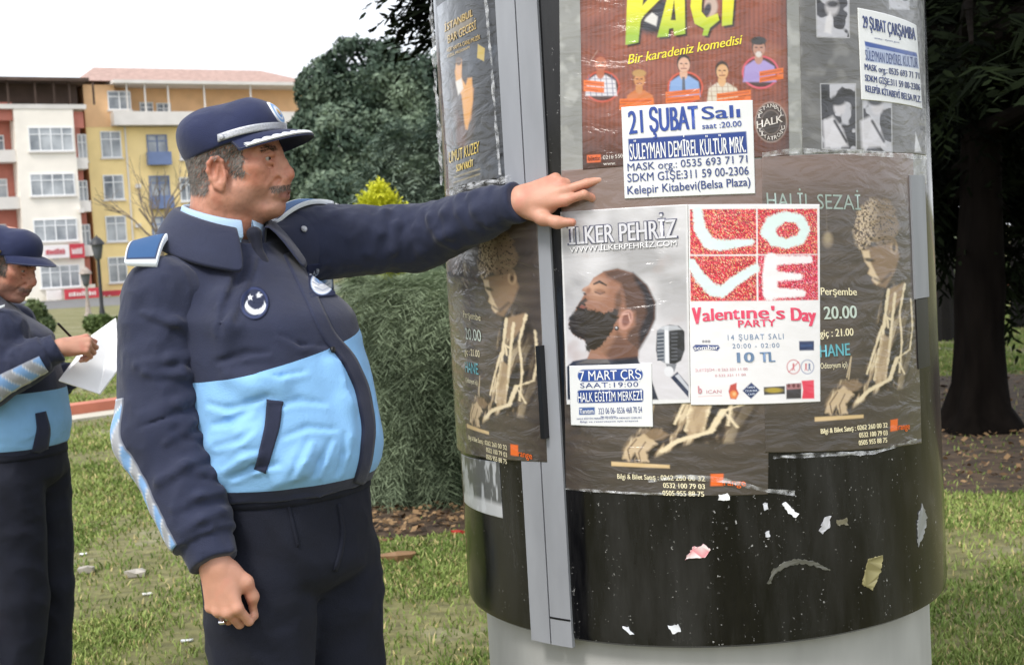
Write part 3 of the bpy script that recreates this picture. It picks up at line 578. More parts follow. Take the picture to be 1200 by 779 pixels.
# ---- white notice 7 MART
def rr(x0, y0, x1, y1, r=4, sl=-.02):
    L = []
    for cx, cy, a0 in ((x1-r, y0+r, -90), (x1-r, y1-r, 0), (x0+r, y1-r, 90), (x0+r, y0+r, 180)):
        for k in range(5): a = R_(a0+k*22.5); L.append((cx+r*math.cos(a), cy+r*math.sin(a)+sl*(cx-x0)))
    return L
oI = sheet('notice', [(667, 428.5), (763.5, 425.5), (765, 500), (669, 498)], .0046, plain(bars=[(rr(677, 433, 753.5, 447.5, 7), '2c4f9c'), (rr(676.5, 457, 754, 472.5, 3), '24448c'), ([(678.5, 477.5), (697, 476.8), (697, 485.5), (678.5, 486)], '3f5f9c')]), M_notice, 'white printed notice reading 7 MART, pasted across the foot of the singer poster', 'notice', 'white printed date notices')
text(oI, 'eef0f4', [('7 MART ÇRŞ', (679.5, 446), (751.5, 443.6), 11, dict(bold=.006)), ('HALK EĞİTİM MERKEZİ', (677.5, 471), (753, 468.5), 10.8, dict(bold=.005)), ('Tanıtım', (679.5, 484.5), (695.5, 484), 5.5, dict(bold=.02))], **kw)
text(oI, NV2, [('SAAT:19:00', (680, 454.5), (748, 453), 5.8, dict(sp=1.1)), ('323 06 06- 0536 468 70 54', (701.5, 485), (752.5, 483.2), 7, dict(bold=-.004)), ('Bilet satış noktaları', (704, 489), (722, 488.6), 2), ('HALK EĞİTİM MERKEZİ VE KÜLTÜR MERKEZİ GİŞELERİ', (676, 491.5), (752, 490), 1.9), ('Bilgi ve rezervasyon için arayınız', (680, 495), (748, 493.6), 1.9)], **kw)
# ---- dark poster at the upper left
def gold(A):
    A.fill('15171d'); A.noise(.04, .4, 3); A.blend('9aa0ac', np.clip((528-A.X)/12, 0, 1)*.6); A.smear('4e5664', .045, .58, .4, 4)
    A.poly([(522, 30), (553, 12), (553, 34), (521, 47)], '93805a', 2, .5)
    A.poly([(528, 96), (534, 90), (548, 90), (556, 100), (556, 150), (548, 176), (536, 172), (530, 130)], '3a2a22', 4); A.poly([(548, 96), (555, 104), (552, 140), (546, 150)], 'b9803e', 2.5); A.poly([(533, 84), (537, 68), (541, 70), (541, 92), (546, 100), (548, 92), (553, 91), (554, 118), (548, 152), (545, 152), (541, 112), (535, 100)], 'd99a4a', 2)
    A.ell(537.5, 79, 3.4, 9, 'd8a06a', soft=1.6); A.ell(537.5, 72, 3.6, 5, '5a4028', soft=1.6); A.poly([(534, 96), (541, 92), (543, 104), (537, 112)], 'd9d4cc', 2); A.poly([(535, 130), (546, 150), (546, 175), (535, 170)], '5a3320', 4, .7)
    A.poly([(560, 52), (568, 57), (567, 72), (559, 68)], 'b9a04a', 1.2)
    for y in (201, 207): A.stroke([(532, y+7), (562, y-3)], 1.3, '8a7a4a', 1.4)
oA = sheet('poster', [(515, 6), (580, -20), (592, 208), (527, 222)], .0018, gold, M_print, 'dark poster with gold lettering and a man in yellow, upper left of the column', 'poster', thr=(-1.35, None, None, -1.32))
up = (-.03, -1)
text(oA, 'c8a85c', [('İSTANBUL', (521, 38), (554, 19), 8.5, dict(bold=.02, up=up)), ('BAR GECESİ', (525, 51.5), (558, 34), 9.5, dict(bold=.01, up=up)), ('HER HAFTA CANLI MÜZİK', (524, 62), (563, 46), 5, dict(bold=.02, up=up)), ('ÖZEL PROGRAM', (524, 68), (550, 57), 3, dict(up=up))])
text(oA, 'd6b738', [('UMUT KUZEY', (526.5, 191.5), (562, 178.5), 13, dict(bold=.006, up=up)), ('SON VAKİT', (535, 201.5), (554.5, 195), 8, dict(bold=.03, up=up))])
# ---- scraps and film
M_scrap = wrinkled('torn paper', coat=.2)
def scrap(name, P, c, lab, off=.0012, c2=None, group='torn paper scraps on the black panel'):
    P = np.array(P, float); Q_ = []
    for a_, b_ in zip(P, np.roll(P, -1, 0)):
        m_ = max(2, int(np.linalg.norm(b_-a_)/2.2))
        for i_ in range(m_): Q_.append(a_+(b_-a_)*i_/m_+rng.normal(0, .55, 2))
    P = np.array(Q_)
    def pt(A):
        A.fill(c); A.noise(.4, .25, 3)
        if c2: A.smear(c2, .25, .5, .9, 4)
    th, z = to_cyl(P[:, 0], P[:, 1]); V1 = cylpos(th, z, CR+off+.0015*rng.random(len(P))); V0 = cylpos(th, z, CR+.0002); n = len(P); ctr = V1.mean(0)
    cols = np.tile(lin(c), (2*n, 1))*(.8+.4*rng.random((2*n, 1)))
    if c2: cols[::2] = lin(c2)
    side = np.array([(i, (i+1) % n, n+(i+1) % n, n+i) for i in range(n)])
    o = meshnp(name, np.concatenate([V1, V0])-ctr, [np.arange(n)[None, ::-1], side[:, ::-1]], M_scrap, None, np.clip(cols, 0, 1), False); o.location = ctr
    tag(o, lab, 'paper scrap', group)
for a in (('paper_scrap', [(803, 655), (812, 641), (826, 637), (833, 645), (826, 653), (812, 653)], 'e6dfe0', 'white and pink torn scrap, middle of the black panel below the party poster', .002, 'd98a92'),
          ('paper_scrap', [(1010, 684), (1017, 655), (1034, 650), (1032, 668), (1022, 691)], 'a39c74', 'beige torn strip standing upright low on the right of the black panel', .001, '7d7650'),
          ('paper_scrap', [(916, 590), (921, 588), (935, 602), (932, 606), (924, 601)], 'e4e6ec', 'small slanted white scrap below the bottom right corner of the centre bill', .001),
          ('paper_scrap', [(843, 580), (853, 578), (856, 585), (842, 586)], 'eef0f4', 'small white scrap just under the foot of the centre bill'),
          ('paper_scrap', [(783, 733), (795, 731), (798, 739), (788, 742)], 'e2e6ee', 'white scrap near the lower rim, left of the panel middle'),
          ('paper_scrap', [(729, 733), (736, 735), (743, 743), (738, 743)], 'd8dce6', 'narrow white scrap near the lower rim, leftmost of the rim scraps'),
          ('paper_scrap', [(960, 621), (966, 606), (974, 604), (971, 618), (963, 625)], 'b5b6bc', 'grey torn scrap right of the slanted white scrap', .001),
          ('paper_scrap', [(980, 609), (992, 607), (993, 614), (981, 616)], '6e6a58', 'dull brown scrap beside the grey torn scrap'),
          ('paper_scrap', [(894, 590), (899, 589), (900, 596), (895, 597)], 'c9ccd4', 'tiny pale scrap, upper one under the right edge of the centre bill'),
          ('paper_scrap', [(896, 624), (901, 622), (902, 629), (897, 629)], 'c9ccd4', 'tiny pale scrap lying lower, left of the curved scratch'),
          ('paper_scrap', [(1075, 610), (1080, 590), (1086, 606), (1083, 622), (1076, 640), (1075, 625)], '8d9092', 'grey torn film scrap at the right edge of the black panel', .001)):
    scrap(*a)
def torn(A):
    A.fill('5a5d60'); n = fbm(np.stack([A.X*1.0, A.Y*.16, 0*A.X], -1), .3, 4); A.blend('c2c6cc', np.clip((n-.5)/.12, 0, 1)*.9); A.blend('dfe2e8', np.clip((A.Y-588+.3*(587-A.X))/6, 0, 1)*.7)
oT = sheet('torn_paper', [(542, 533), (585, 541), (589, 607), (548, 592)], .0008, torn, M_scrap, 'streaky torn white paper below the left brown bill', 'torn paper', thr=(-1.42, None, None, -1.42))
def arcscr(A): A.fill('8c8c8a'); A.noise(.3, .4, 2)
scr = [(899, 683), (905, 668), (918, 658), (936, 654), (956, 658), (972, 667), (972, 669), (955, 663), (936, 659.5), (920, 664), (908, 672), (903, 683)]
scrap('scratch_mark', scr, '55554f', 'curved grey scrape mark on the black panel, left of the beige strip', .0006, None, None)
# clear film bunched along edges of the posters
M_film, t_, b_ = nmat('clear film')
tc = N(t_, 'ShaderNodeTexCoord'); nz = N(t_, 'ShaderNodeTexNoise', i_Scale=45, i_Detail=4); t_.links.new(tc.outputs['Object'], nz.inputs['Vector'])
b_.inputs['Base Color'].default_value = (.85, .87, .9, 1); b_.inputs['Roughness'].default_value = .18; b_.inputs['Coat Weight'].default_value = 1; b_.inputs['Coat Roughness'].default_value = .05
mr = N(t_, 'ShaderNodeMapRange'); mr.inputs[1].default_value = .38; mr.inputs[2].default_value = .7; mr.inputs[3].default_value = .02; mr.inputs[4].default_value = .62
t_.links.new(nz.outputs[0], mr.inputs[0]); t_.links.new(mr.outputs[0], b_.inputs['Alpha'])
bp = N(t_, 'ShaderNodeBump', i_Strength=.8); bp.inputs['Distance'].default_value = .01; t_.links.new(nz.outputs[0], bp.inputs['Height']); t_.links.new(bp.outputs[0], b_.inputs['Normal']); t_.links.new(bp.outputs[0], b_.inputs['Coat Normal'])
def film(pts, wpx, lab, off=.006, amp=.006, n=60, m=7, seed=0, vert=False, tho=None):
    P = np.array(pts, float); s = np.concatenate([[0], np.cumsum(np.linalg.norm(np.diff(P, axis=0), axis=1))]); u = np.linspace(0, s[-1], n)
    C = np.stack([np.interp(u, s, P[:, 0]), np.interp(u, s, P[:, 1])], -1); d = np.gradient(C, axis=0); d /= np.linalg.norm(d, axis=1)[:, None]; nr = np.stack([-d[:, 1], d[:, 0]], -1)
    v = np.linspace(-.5, .5, m); wv = wpx*(.65+.7*vnoise(np.stack([u*.11, 0*u, 0*u], -1), 1, seed))
    G = C[:, None]+nr[:, None]*(v[None, :, None]*wv[:, None, None])
    th, z = to_cyl(G[..., 0], G[..., 1])
    if tho is not None: th = tho+ (v[None, :]*wv[:, None])/330
    r = CR+off+amp*(fbm(np.stack([u[:, None]*.09+0*v, v[None]*4+0*u[:, None], 0*th], -1), 1, seed+3)-.3)*2
    V = cylpos(th, z, r).reshape(-1, 3); ctr = V.mean(0); idx = np.arange(n*m).reshape(n, m)
    F = np.stack([idx[:-1, :-1], idx[1:, :-1], idx[1:, 1:], idx[:-1, 1:]], -1).reshape(-1, 4)
    o = meshnp('plastic_film', V-ctr, F, M_film, None, None, True); o.location = ctr; tag(o, lab, 'plastic film', 'clear film bunched at poster edges')
film([(508, -20), (512, 80), (520, 215)], 22, 'clear crinkled film standing off the column edge beside the gold lettered poster', .004, .012, 60, 7, 1, tho=-1.42)
film([(528, 226), (560, 217), (585, 214), (604, 208)], 8, 'white crinkled film edge just above the pointing sleeve', .008, .01, 40, 6, 2)
film([(571, -10), (580, 100), (588, 205)], 3, 'thin upright film edge beside the grey cover strip at the top left', .004, .004, 40, 4, 3)
film([(760, 562), (800, 557), (850, 562), (898, 574), (930, 577)], 5, 'film crease running over the foot of the centre bill', .004, .004, 50, 4, 4)
film([(892, 182), (930, 177), (1000, 179), (1082, 185)], 6, 'film edge under the dark photograph poster', .005, .005, 60, 4, 5)
film([(664, 572), (740, 577), (820, 579)], 2.5, 'thin film edge along the bottom of the centre bill', .004, .003, 50, 4, 6)
film([(905, 535), (960, 532), (1020, 530), (1072, 515)], 4, 'film edge under the right brown bill', .004, .004, 50, 4, 7)
# ------------------------------------------------------------------ implicit surfaces for bodies and clothes
def surfnet(F, lo, h):
    s = F < 0; nx, ny, nz = F.shape
    c = np.zeros((nx-1, ny-1, nz-1), np.int8); offs = [(i, j, k) for i in (0, 1) for j in (0, 1) for k in (0, 1)]
    for i, j, k in offs: c += s[i:nx-1+i, j:ny-1+j, k:nz-1+k]
    ii, jj, kk = np.nonzero((c > 0) & (c < 8)); n = len(ii); idx = np.full(c.shape, -1, np.int32); idx[ii, jj, kk] = np.arange(n)
    val = {o: F[ii+o[0], jj+o[1], kk+o[2]] for o in offs}; pos = np.zeros((n, 3)); cnt = np.zeros(n)
    for a in offs:
        for ax in range(3):
            if a[ax] == 0:
                b = list(a); b[ax] = 1; b = tuple(b); va, vb = val[a], val[b]; m = (va < 0) != (vb < 0)
                t = va[m]/(va[m]-vb[m]); p = np.tile(np.array(a, float), (m.sum(), 1)); p[:, ax] += t; pos[m] += p; cnt[m] += 1
    V = lo + h*(np.stack([ii, jj, kk], -1)+pos/cnt[:, None]); Q = []
    for ax in range(3):
        o1, o2 = [a for a in range(3) if a != ax]
        sl = lambda d: tuple(slice(None, -1) if a == ax and d == 0 else slice(1, None) if a == ax else slice(1, -1) for a in range(3))
        A, B = s[sl(0)], s[sl(1)]; e = np.argwhere(A != B); flip = A[tuple(e.T)]
        e = e.copy(); e[:, o1] += 1; e[:, o2] += 1
        def cell(d1, d2):
            q = e.copy(); q[:, o1] += d1; q[:, o2] += d2; return idx[tuple(q.T)]
        q = np.stack([cell(-1, -1), cell(0, -1), cell(0, 0), cell(-1, 0)], -1)
        fl = flip if ax != 1 else ~flip
        q[~fl] = q[~fl][:, ::-1]; Q.append(q)
    return V, np.concatenate(Q)
def unit(v): v = np.asarray(v, float); return v/np.linalg.norm(v)
class SDF:
    def __init__(s): s.ops = []
    def _add(s, fn, lo, hi, k, mode): s.ops.append((fn, np.array(lo, float), np.array(hi, float), k, mode)); return s
    def rc(s, a, b, ra, rb, k=.012, mode='u'):
        a, b = np.array(a, float), np.array(b, float); ab = b-a; L2 = float(ab@ab)+1e-12; rm = max(ra, rb)
        def fn(x, y, z):
            px, py, pz = x-a[0], y-a[1], z-a[2]; t = np.clip((px*ab[0]+py*ab[1]+pz*ab[2])/L2, 0, 1)
            return np.sqrt((px-t*ab[0])**2+(py-t*ab[1])**2+(pz-t*ab[2])**2)-(ra+t*(rb-ra))
        return s._add(fn, np.minimum(a, b)-rm, np.maximum(a, b)+rm, k, mode)
    def chain(s, pts, rads, k=.012, mode='u'):
        for i in range(len(pts)-1): s.rc(pts[i], pts[i+1], rads[i], rads[i+1], k, mode)
        return s
    def el(s, c, r, k=.012, rot=None, mode='u'):
        c, r = np.array(c, float), np.array(r, float); M = np.eye(3) if rot is None else np.array(rot).T; rm = r.max()
        def fn(x, y, z):
            p = (x-c[0], y-c[1], z-c[2]); q = [sum(M[i, j]*p[j] for j in range(3)) for i in range(3)] if rot is not None else p
            k0 = np.sqrt(sum((q[i]/r[i])**2 for i in range(3))); k1 = np.sqrt(sum((q[i]/r[i]**2)**2 for i in range(3)))+1e-9
            return k0*(k0-1)/k1
        return s._add(fn, c-rm, c+rm, k, mode)
    def loft(s, tab, k=.012, mode='u'):
        T = np.array(tab, float); z0, z1 = T[0, 0], T[-1, 0]; zs = np.linspace(z0, z1, 160)
        P = [np.interp(zs, T[:, 0], T[:, i]) for i in range(1, 5)]
        ker = np.hanning(21); ker /= ker.sum(); P = [np.convolve(np.pad(p, 10, mode='edge'), ker, 'valid') for p in P]
        def fn(x, y, z):
            zc = np.clip(z, z0, z1); cx, cy, a, b = [np.interp(zc, zs, p) for p in P]
            u, v = (x-cx)/a, (y-cy)/b; k0 = np.sqrt(u*u+v*v)+1e-9; k1 = np.sqrt((u/a)**2+(v/b)**2)+1e-9
            return np.maximum(k0*(k0-1)/k1, np.abs(z-(z0+z1)/2)-(z1-z0)/2)
        rm = max(T[:, 3].max(), T[:, 4].max())+abs(T[:, 1:3]).max()
        return s._add(fn, (-rm, -rm, z0), (rm, rm, z1), k, mode)
    def cut(s, p, n, k=.0): 
        p, n = np.array(p, float), unit(n)
        return s._add(lambda x, y, z: -((x-p[0])*n[0]+(y-p[1])*n[1]+(z-p[2])*n[2]), (-9, -9, -9), (9, 9, 9), k, 's')   # removes the side n points to
    def disp(s, fn): return s._add(fn, (-9, -9, -9), (9, 9, 9), 0, 'd')
    @staticmethod
    def _mix(D, d, k, mode):
        if mode == 'd': return D+d
        if mode == 's': D = -D
        if k > 0: hh = np.maximum(k-np.abs(D-d), 0)/k; r = np.minimum(D, d)-hh*hh*k/4
        else: r = np.minimum(D, d)
        return -r if mode == 's' else r
    def ev(s, P):
        P = np.asarray(P, float); x, y, z = P[..., 0], P[..., 1], P[..., 2]; D = np.full(x.shape, 9.0)
        for fn, lo, hi, k, mode in s.ops:
            if mode == 'd':
                D = np.array(D); m_ = np.abs(D) < .03
                if m_.any(): D[m_] += fn(x[m_], y[m_], z[m_])
            else: D = s._mix(D, fn(x, y, z), k, mode)
        return D
    def mesh(s, h, lo=None, hi=None):
        us = [o for o in s.ops if o[4] == 'u']
        if lo is None: lo = np.min([o[1] for o in us], 0)-4*h; hi = np.max([o[2] for o in us], 0)+4*h
        n = np.ceil((np.array(hi)-lo)/h).astype(int)+1; ax = [np.float32(lo[i])+np.float32(h)*np.arange(n[i], dtype=np.float32) for i in range(3)]
        D = np.full(n, .05, np.float32)
        for fn, l, u, k, mode in s.ops:
            m = k+3*h; i0 = np.clip(np.floor((l-m-lo)/h).astype(int), 0, n); i1 = np.clip(np.ceil((u+m-lo)/h).astype(int)+1, 0, n)
            if (i1 <= i0).any(): continue
            S = tuple(slice(a, b) for a, b in zip(i0, i1))
            if mode == 'd':
                ii = np.nonzero(np.abs(D) < .03); D[ii] += fn(ax[0][ii[0]], ax[1][ii[1]], ax[2][ii[2]]); continue
            d = fn(ax[0][S[0]][:, None, None], ax[1][S[1]][None, :, None], ax[2][S[2]][None, None, :]); D[S] = s._mix(D[S], d, k, mode)
        return surfnet(D, np.array(lo, float), h)
    def march(s, O, d, tmax=6.0, it=110):
        O = np.asarray(O, float); d = np.asarray(d, float); d = d/np.linalg.norm(d, axis=-1)[..., None]; t = np.zeros(O.shape[:-1])
        for _ in range(it): t = np.minimum(t+.75*s.ev(O+d*t[..., None]), tmax)
        return O+d*t[..., None], t < tmax-.01
    def grad(s, P, e=.002):
        g = np.stack([s.ev(P+np.eye(3)[i]*e)-s.ev(P-np.eye(3)[i]*e) for i in range(3)], -1); return g/(np.linalg.norm(g, axis=-1)[..., None]+1e-9)
def fold(x, y, z, sx, sy, sz, amp, seed):
    P = np.stack(np.broadcast_arrays(x*sx, y*sy, z*sz), -1).astype(np.float32)
    n = fbm(P, 1.0, seed, 2); return -amp*(1-np.abs(2*n-1)*2.2)

def cloth(name, c, var=.1, rough=.8, weave=420, bump=.25, sheen=.15, c2=None):
    m, t, b = nmat(name); tc = N(t, 'ShaderNodeTexCoord'); o = tc.outputs['Object']
    n1 = N(t, 'ShaderNodeTexNoise', i_Scale=18, i_Detail=6); t.links.new(o, n1.inputs['Vector'])
    rp = N(t, 'ShaderNodeValToRGB'); cc = lin(c); rp.color_ramp.elements[0].color = (*(cc*(1-var)), 1); rp.color_ramp.elements[1].color = (*np.clip(cc*(1+var), 0, 1), 1)
    rp.color_ramp.elements[0].position = .3; rp.color_ramp.elements[1].position = .7
    t.links.new(n1.outputs[0], rp.inputs[0]); t.links.new(rp.outputs[0], b.inputs['Base Color'])
    n2 = N(t, 'ShaderNodeTexNoise', i_Scale=weave, i_Detail=2); t.links.new(o, n2.inputs['Vector']); n3 = N(t, 'ShaderNodeTexNoise', i_Scale=26, i_Detail=4, i_Distortion=.6); t.links.new(o, n3.inputs['Vector'])
    ma = N(t, 'ShaderNodeMath', operation='MULTIPLY_ADD'); ma.inputs[1].default_value = 2.2; t.links.new(n3.outputs[0], ma.inputs[0]); t.links.new(n2.outputs[0], ma.inputs[2])
    mpc = N(t, 'ShaderNodeMapping'); mpc.inputs['Rotation'].default_value = (.3, .5, .4); mpc.inputs['Scale'].default_value = (1, 1, 1.9); t.links.new(o, mpc.inputs[0]); n4 = N(t, 'ShaderNodeTexNoise', noise_type='RIDGED_MULTIFRACTAL', i_Scale=6, i_Detail=2, i_Distortion=.5); t.links.new(mpc.outputs[0], n4.inputs['Vector']); mb_ = N(t, 'ShaderNodeMath', operation='MULTIPLY_ADD'); mb_.inputs[1].default_value = .9; t.links.new(n4.outputs[0], mb_.inputs[0]); t.links.new(ma.outputs[0], mb_.inputs[2]); ma = mb_
    bp = N(t, 'ShaderNodeBump', i_Strength=bump); bp.inputs['Distance'].default_value = .004; t.links.new(ma.outputs[0], bp.inputs['Height']); t.links.new(bp.outputs[0], b.inputs['Normal'])
    b.inputs['Roughness'].default_value = rough; b.inputs['Sheen Weight'].default_value = sheen; b.inputs['Specular IOR Level'].default_value = .35
    return m
M_navy = cloth('navy jacket cloth', '21273f', .12); M_sky = cloth('sky blue jacket cloth', '82b4e4', .05, .7, sheen=.1); M_trs = cloth('dark trouser cloth', '0f1322', .15, .85, sheen=.02); M_shirt = cloth('light blue shirt', 'a9c4e0', .04)
M_cap = cloth('navy cap cloth', '20284a', .12, .85, 520, .3); M_tie = cloth('dark tie', '14182a'); M_shoe = mat('black shoe leather', '0e0e10', .3, .2, 20)
M_skin = mat('skin', 'c08a70', .48, .05, 55, bump=.12, bscale=330, attr='Col', subs=.12, spec=.4); M_hair = mat('hair', '555', .6, .1, 80, attr='Col', spec=.3)
M_eye = mat('eye', 'eee', .12, .02, 5, attr='Col'); M_silver = mat('silver braid', 'b9bcc4', .35, .15, 260, metal=.4, bump=.4, bscale=500); M_patch = mat('embroidered patch', 'fff', .7, .12, 500, bump=.3, bscale=700, attr='Col')
M_snap = mat('brass button', 'b59a5a', .3, .15, 30, metal=.9); M_ring = mat('steel ring', 'd5d5da', .15, .05, 30, metal=1)

SKIN = lin('bb8670')
def head_sdf(fat=1.0):
    S = SDF(); k = .018
    S.el((-.010, 0, .042), (.100, .078, .088), k); S.el((-.035, 0, .015), (.075, .072, .075), k)
    S.el((.034, 0, -.028), (.058, .055, .086), .03)
    for y in (-1, 1):
        S.rc((-.016, y*.051*fat, -.066), (.060, y*.020, -.102), .021*fat, .017, .022); S.el((.046, y*.034*fat, -.036), (.032, .028, .034), .025)
        S.el((.010, y*.044*fat, -.066), (.036, .022, .03), .022); S.rc((.084, y*.01, .02), (.066, y*.048, .022), .012, .011, .018)
        S.el((.052, y*.05, -.012), (.026, .022, .018), .02)
    S.el((.078, 0, -.098), (.022, .026, .021), .018); S.el((.012, 0, -.112), (.042*fat, .036*fat, .020), .02)
    S.rc((-.034, 0, -.05), (-.062, 0, -.22), .062*fat, .070*fat, .03); S.el((-.018, 0, -.137), (.046*fat, .046*fat, .036), .024)
    for y in (-1, 1): S.el((.090, y*.031, .004), (.02, .019, .013), .012, mode='s')
    for y in (-1, 1):
        S.rc((.083, y*.016, .009), (.0892, y*.030, .0125), .0048, .0054, .005); S.rc((.0892, y*.030, .0125), (.073, y*.048, .006), .0046, .004, .005)
        S.rc((.082, y*.017, .0), (.0865, y*.030, -.0045), .0034, .0036, .006); S.rc((.0865, y*.030, -.0045), (.072, y*.048, .002), .0036, .003, .006)
        S.rc((.078, y*.022, -.012), (.07, y*.044, -.012), .006, .005, .012)
    S.chain([(.090, 0, .020), (.103, 0, -.004), (.1145, 0, -.026), (.1170, 0, -.034)], [.0080, .0076, .0086, .0086], .010)
    for y in (-1, 1): S.rc((.084, y*.009, .006), (.094, y*.0125, -.032), .011, .0125, .014)
    for y in (-1, 1): S.el((.103, y*.0135, -.038), (.0125, .0075, .0085), .006); S.el((.110, y*.007, -.0485), (.006, .0035, .005), .003, mode='s')
    S.rc((.086, 0, -.045), (.105, 0, -.043), .012, .008, .012)
    S.el((.083, 0, -.062), (.026, .034, .022), .02)
    S.chain([(.086, -.027, -.070), (.1015, -.009, -.0645), (.1025, 0, -.0655), (.1015, .009, -.0645), (.086, .027, -.070)], [.004, .0072, .0066, .0072, .004], .006)
    S.chain([(.086, -.025, -.073), (.1, -.008, -.0775), (.1, .008, -.0775), (.086, .025, -.073)], [.004, .0075, .0075, .004], .006)
    S.chain([(.090, -.026, -.0712), (.1085, 0, -.0712), (.090, .026, -.0712)], [.002, .0022, .002], .003, mode='s')
    for y in (-1, 1): S.chain([(.098, y*.021, -.04), (.088, y*.034, -.058), (.078, y*.038, -.075)], [.003, .0042, .0025], .010, mode='s')
    for y in (-1, 1): S.chain([(.088, y*.020, -.0105), (.0855, y*.034, -.0155), (.074, y*.047, -.010)], [.0014, .002, .001], .006, mode='s'); S.chain([(.062, y*.056, .006), (.052, y*.063, .0)], [.0012, .0008], .004, mode='s'); S.chain([(.062, y*.056, .001), (.054, y*.062, -.009)], [.0012, .0008], .004, mode='s')
    S.disp(lambda x, y, z: .0011*(fbm(np.stack(np.broadcast_arrays(x, y, z), -1)*np.float32(1), 70, 13, 3)-.5)*2)
    for y in (-1, 1):
        a = R_(-14); rot = np.array([[math.cos(a), 0, math.sin(a)], [0, 1, 0], [-math.sin(a), 0, math.cos(a)]]); b = R_(18)*y; rz = np.array([[math.cos(b), -math.sin(b), 0], [math.sin(b), math.cos(b), 0], [0, 0, 1]])
        rr_ = rz @ rot
        ex, ez = .005, -.020
        S.el((-.016+ex, y*.081, -.006+ez), (.020, .0085, .034), .007, rr_); S.el((-.012+ex, y*.0895, -.002+ez), (.0115, .0065, .020), .006, rr_, 's')
        S.chain([(-.003+ex, y*.083, .010+ez), (-.004+ex, y*.086, .021+ez), (-.012+ex, y*.089, .0275+ez), (-.023+ex, y*.0905, .0265+ez), (-.031+ex, y*.0905, .018+ez), (-.0345+ex, y*.089, .002+ez), (-.030+ex, y*.086, -.016+ez), (-.021+ex, y*.083, -.031+ez), (-.011+ex, y*.081, -.037+ez)], [.003, .0036, .004, .0042, .0042, .004, .0042, .0055, .006], .006)
        S.rc((-.014+ex, y*.085, .012+ez), (-.018+ex, y*.085, -.014+ez), .003, .003, .006); S.el((.001+ex, y*.079, -.006+ez), (.005, .004, .009), .005)
    return S
def head_color(V, F=None):
    x, y, z = V.T; C = np.tile(SKIN, (len(V), 1)); n = fbm(V, 60, 3)[:, None]; C = C*(.84+.32*n); n2_ = np.clip((fbm(V, 240, 8)[:, None]-.5)/.2, 0, 1); C = C*(1-.12*n2_); rd = np.clip((fbm(V, 38, 19)[:, None]-.5)/.2, 0, 1)*.25; C = C*(1-rd)+lin('b0604c')*rd
    def mixc(c, a): return C*(1-a[:, None])+lin(c)*a[:, None]
    g = lambda cx, cy, cz, r: np.exp(-(((x-cx)**2+(np.abs(y)-cy)**2+(z-cz)**2)/r**2))
    C = mixc('b4604f', .45*g(.06, .045, -.03, .024)); C = mixc('b05a4a', .5*g(.117, 0, -.033, .014)); C = mixc('b4624f', .35*g(-.015, .085, 0, .03))
    C = mixc('8a4f4a', np.clip(1.5*np.clip(1-((z+.0712)/.0105)**2, 0, 1)*np.clip((.026-np.abs(y))/.006, 0, 1)*(x > .082), 0, .8))
    beard = np.clip((-.05-z)/.012, 0, 1)*np.clip((x-.0)/.03, 0, 1)*np.clip((z+.125)/.02, 0, 1); C = mixc('77665f', .3*beard*(.6+.8*n[:, 0]))
    C = mixc('8d5a48', .3*g(.08, .03, .006, .017))
    return np.clip(C, 0, 1)
def strands(S, region, n, length, wd, dirfn, cols, lift=.25, jit=.35, VH=None, seed=1):
    r = np.random.default_rng(seed); P = VH[region(VH)]; P = P[r.integers(0, len(P), n)]+r.normal(0, .0009, (n, 3)); P = P-S.grad(P)*S.ev(P)[:, None]; Nn = S.grad(P); D = dirfn(P)+r.normal(0, jit, P.shape); D = D-Nn*(D*Nn).sum(1)[:, None]; D /= np.linalg.norm(D, axis=1)[:, None]
    L = length*r.uniform(.6, 1.3, (len(P), 1)); side = np.cross(Nn, D)*wd
    b = P-Nn*.001; m = P+D*L*.5+Nn*(.0012+lift*L*.5); e = P+D*L+Nn*(.001+lift*L*.6)
    V = np.stack([b-side, b+side, m+side*.8, m-side*.8, e], 1).reshape(-1, 3); k = np.arange(len(P))[:, None]*5
    c = np.repeat(lin(cols[0])*(1-(q := r.random((len(P), 1))**1.3))+lin(cols[1])*q, 5, 0)
    return V, [k+np.array([0, 1, 2, 3]), k+np.array([3, 2, 4])], c
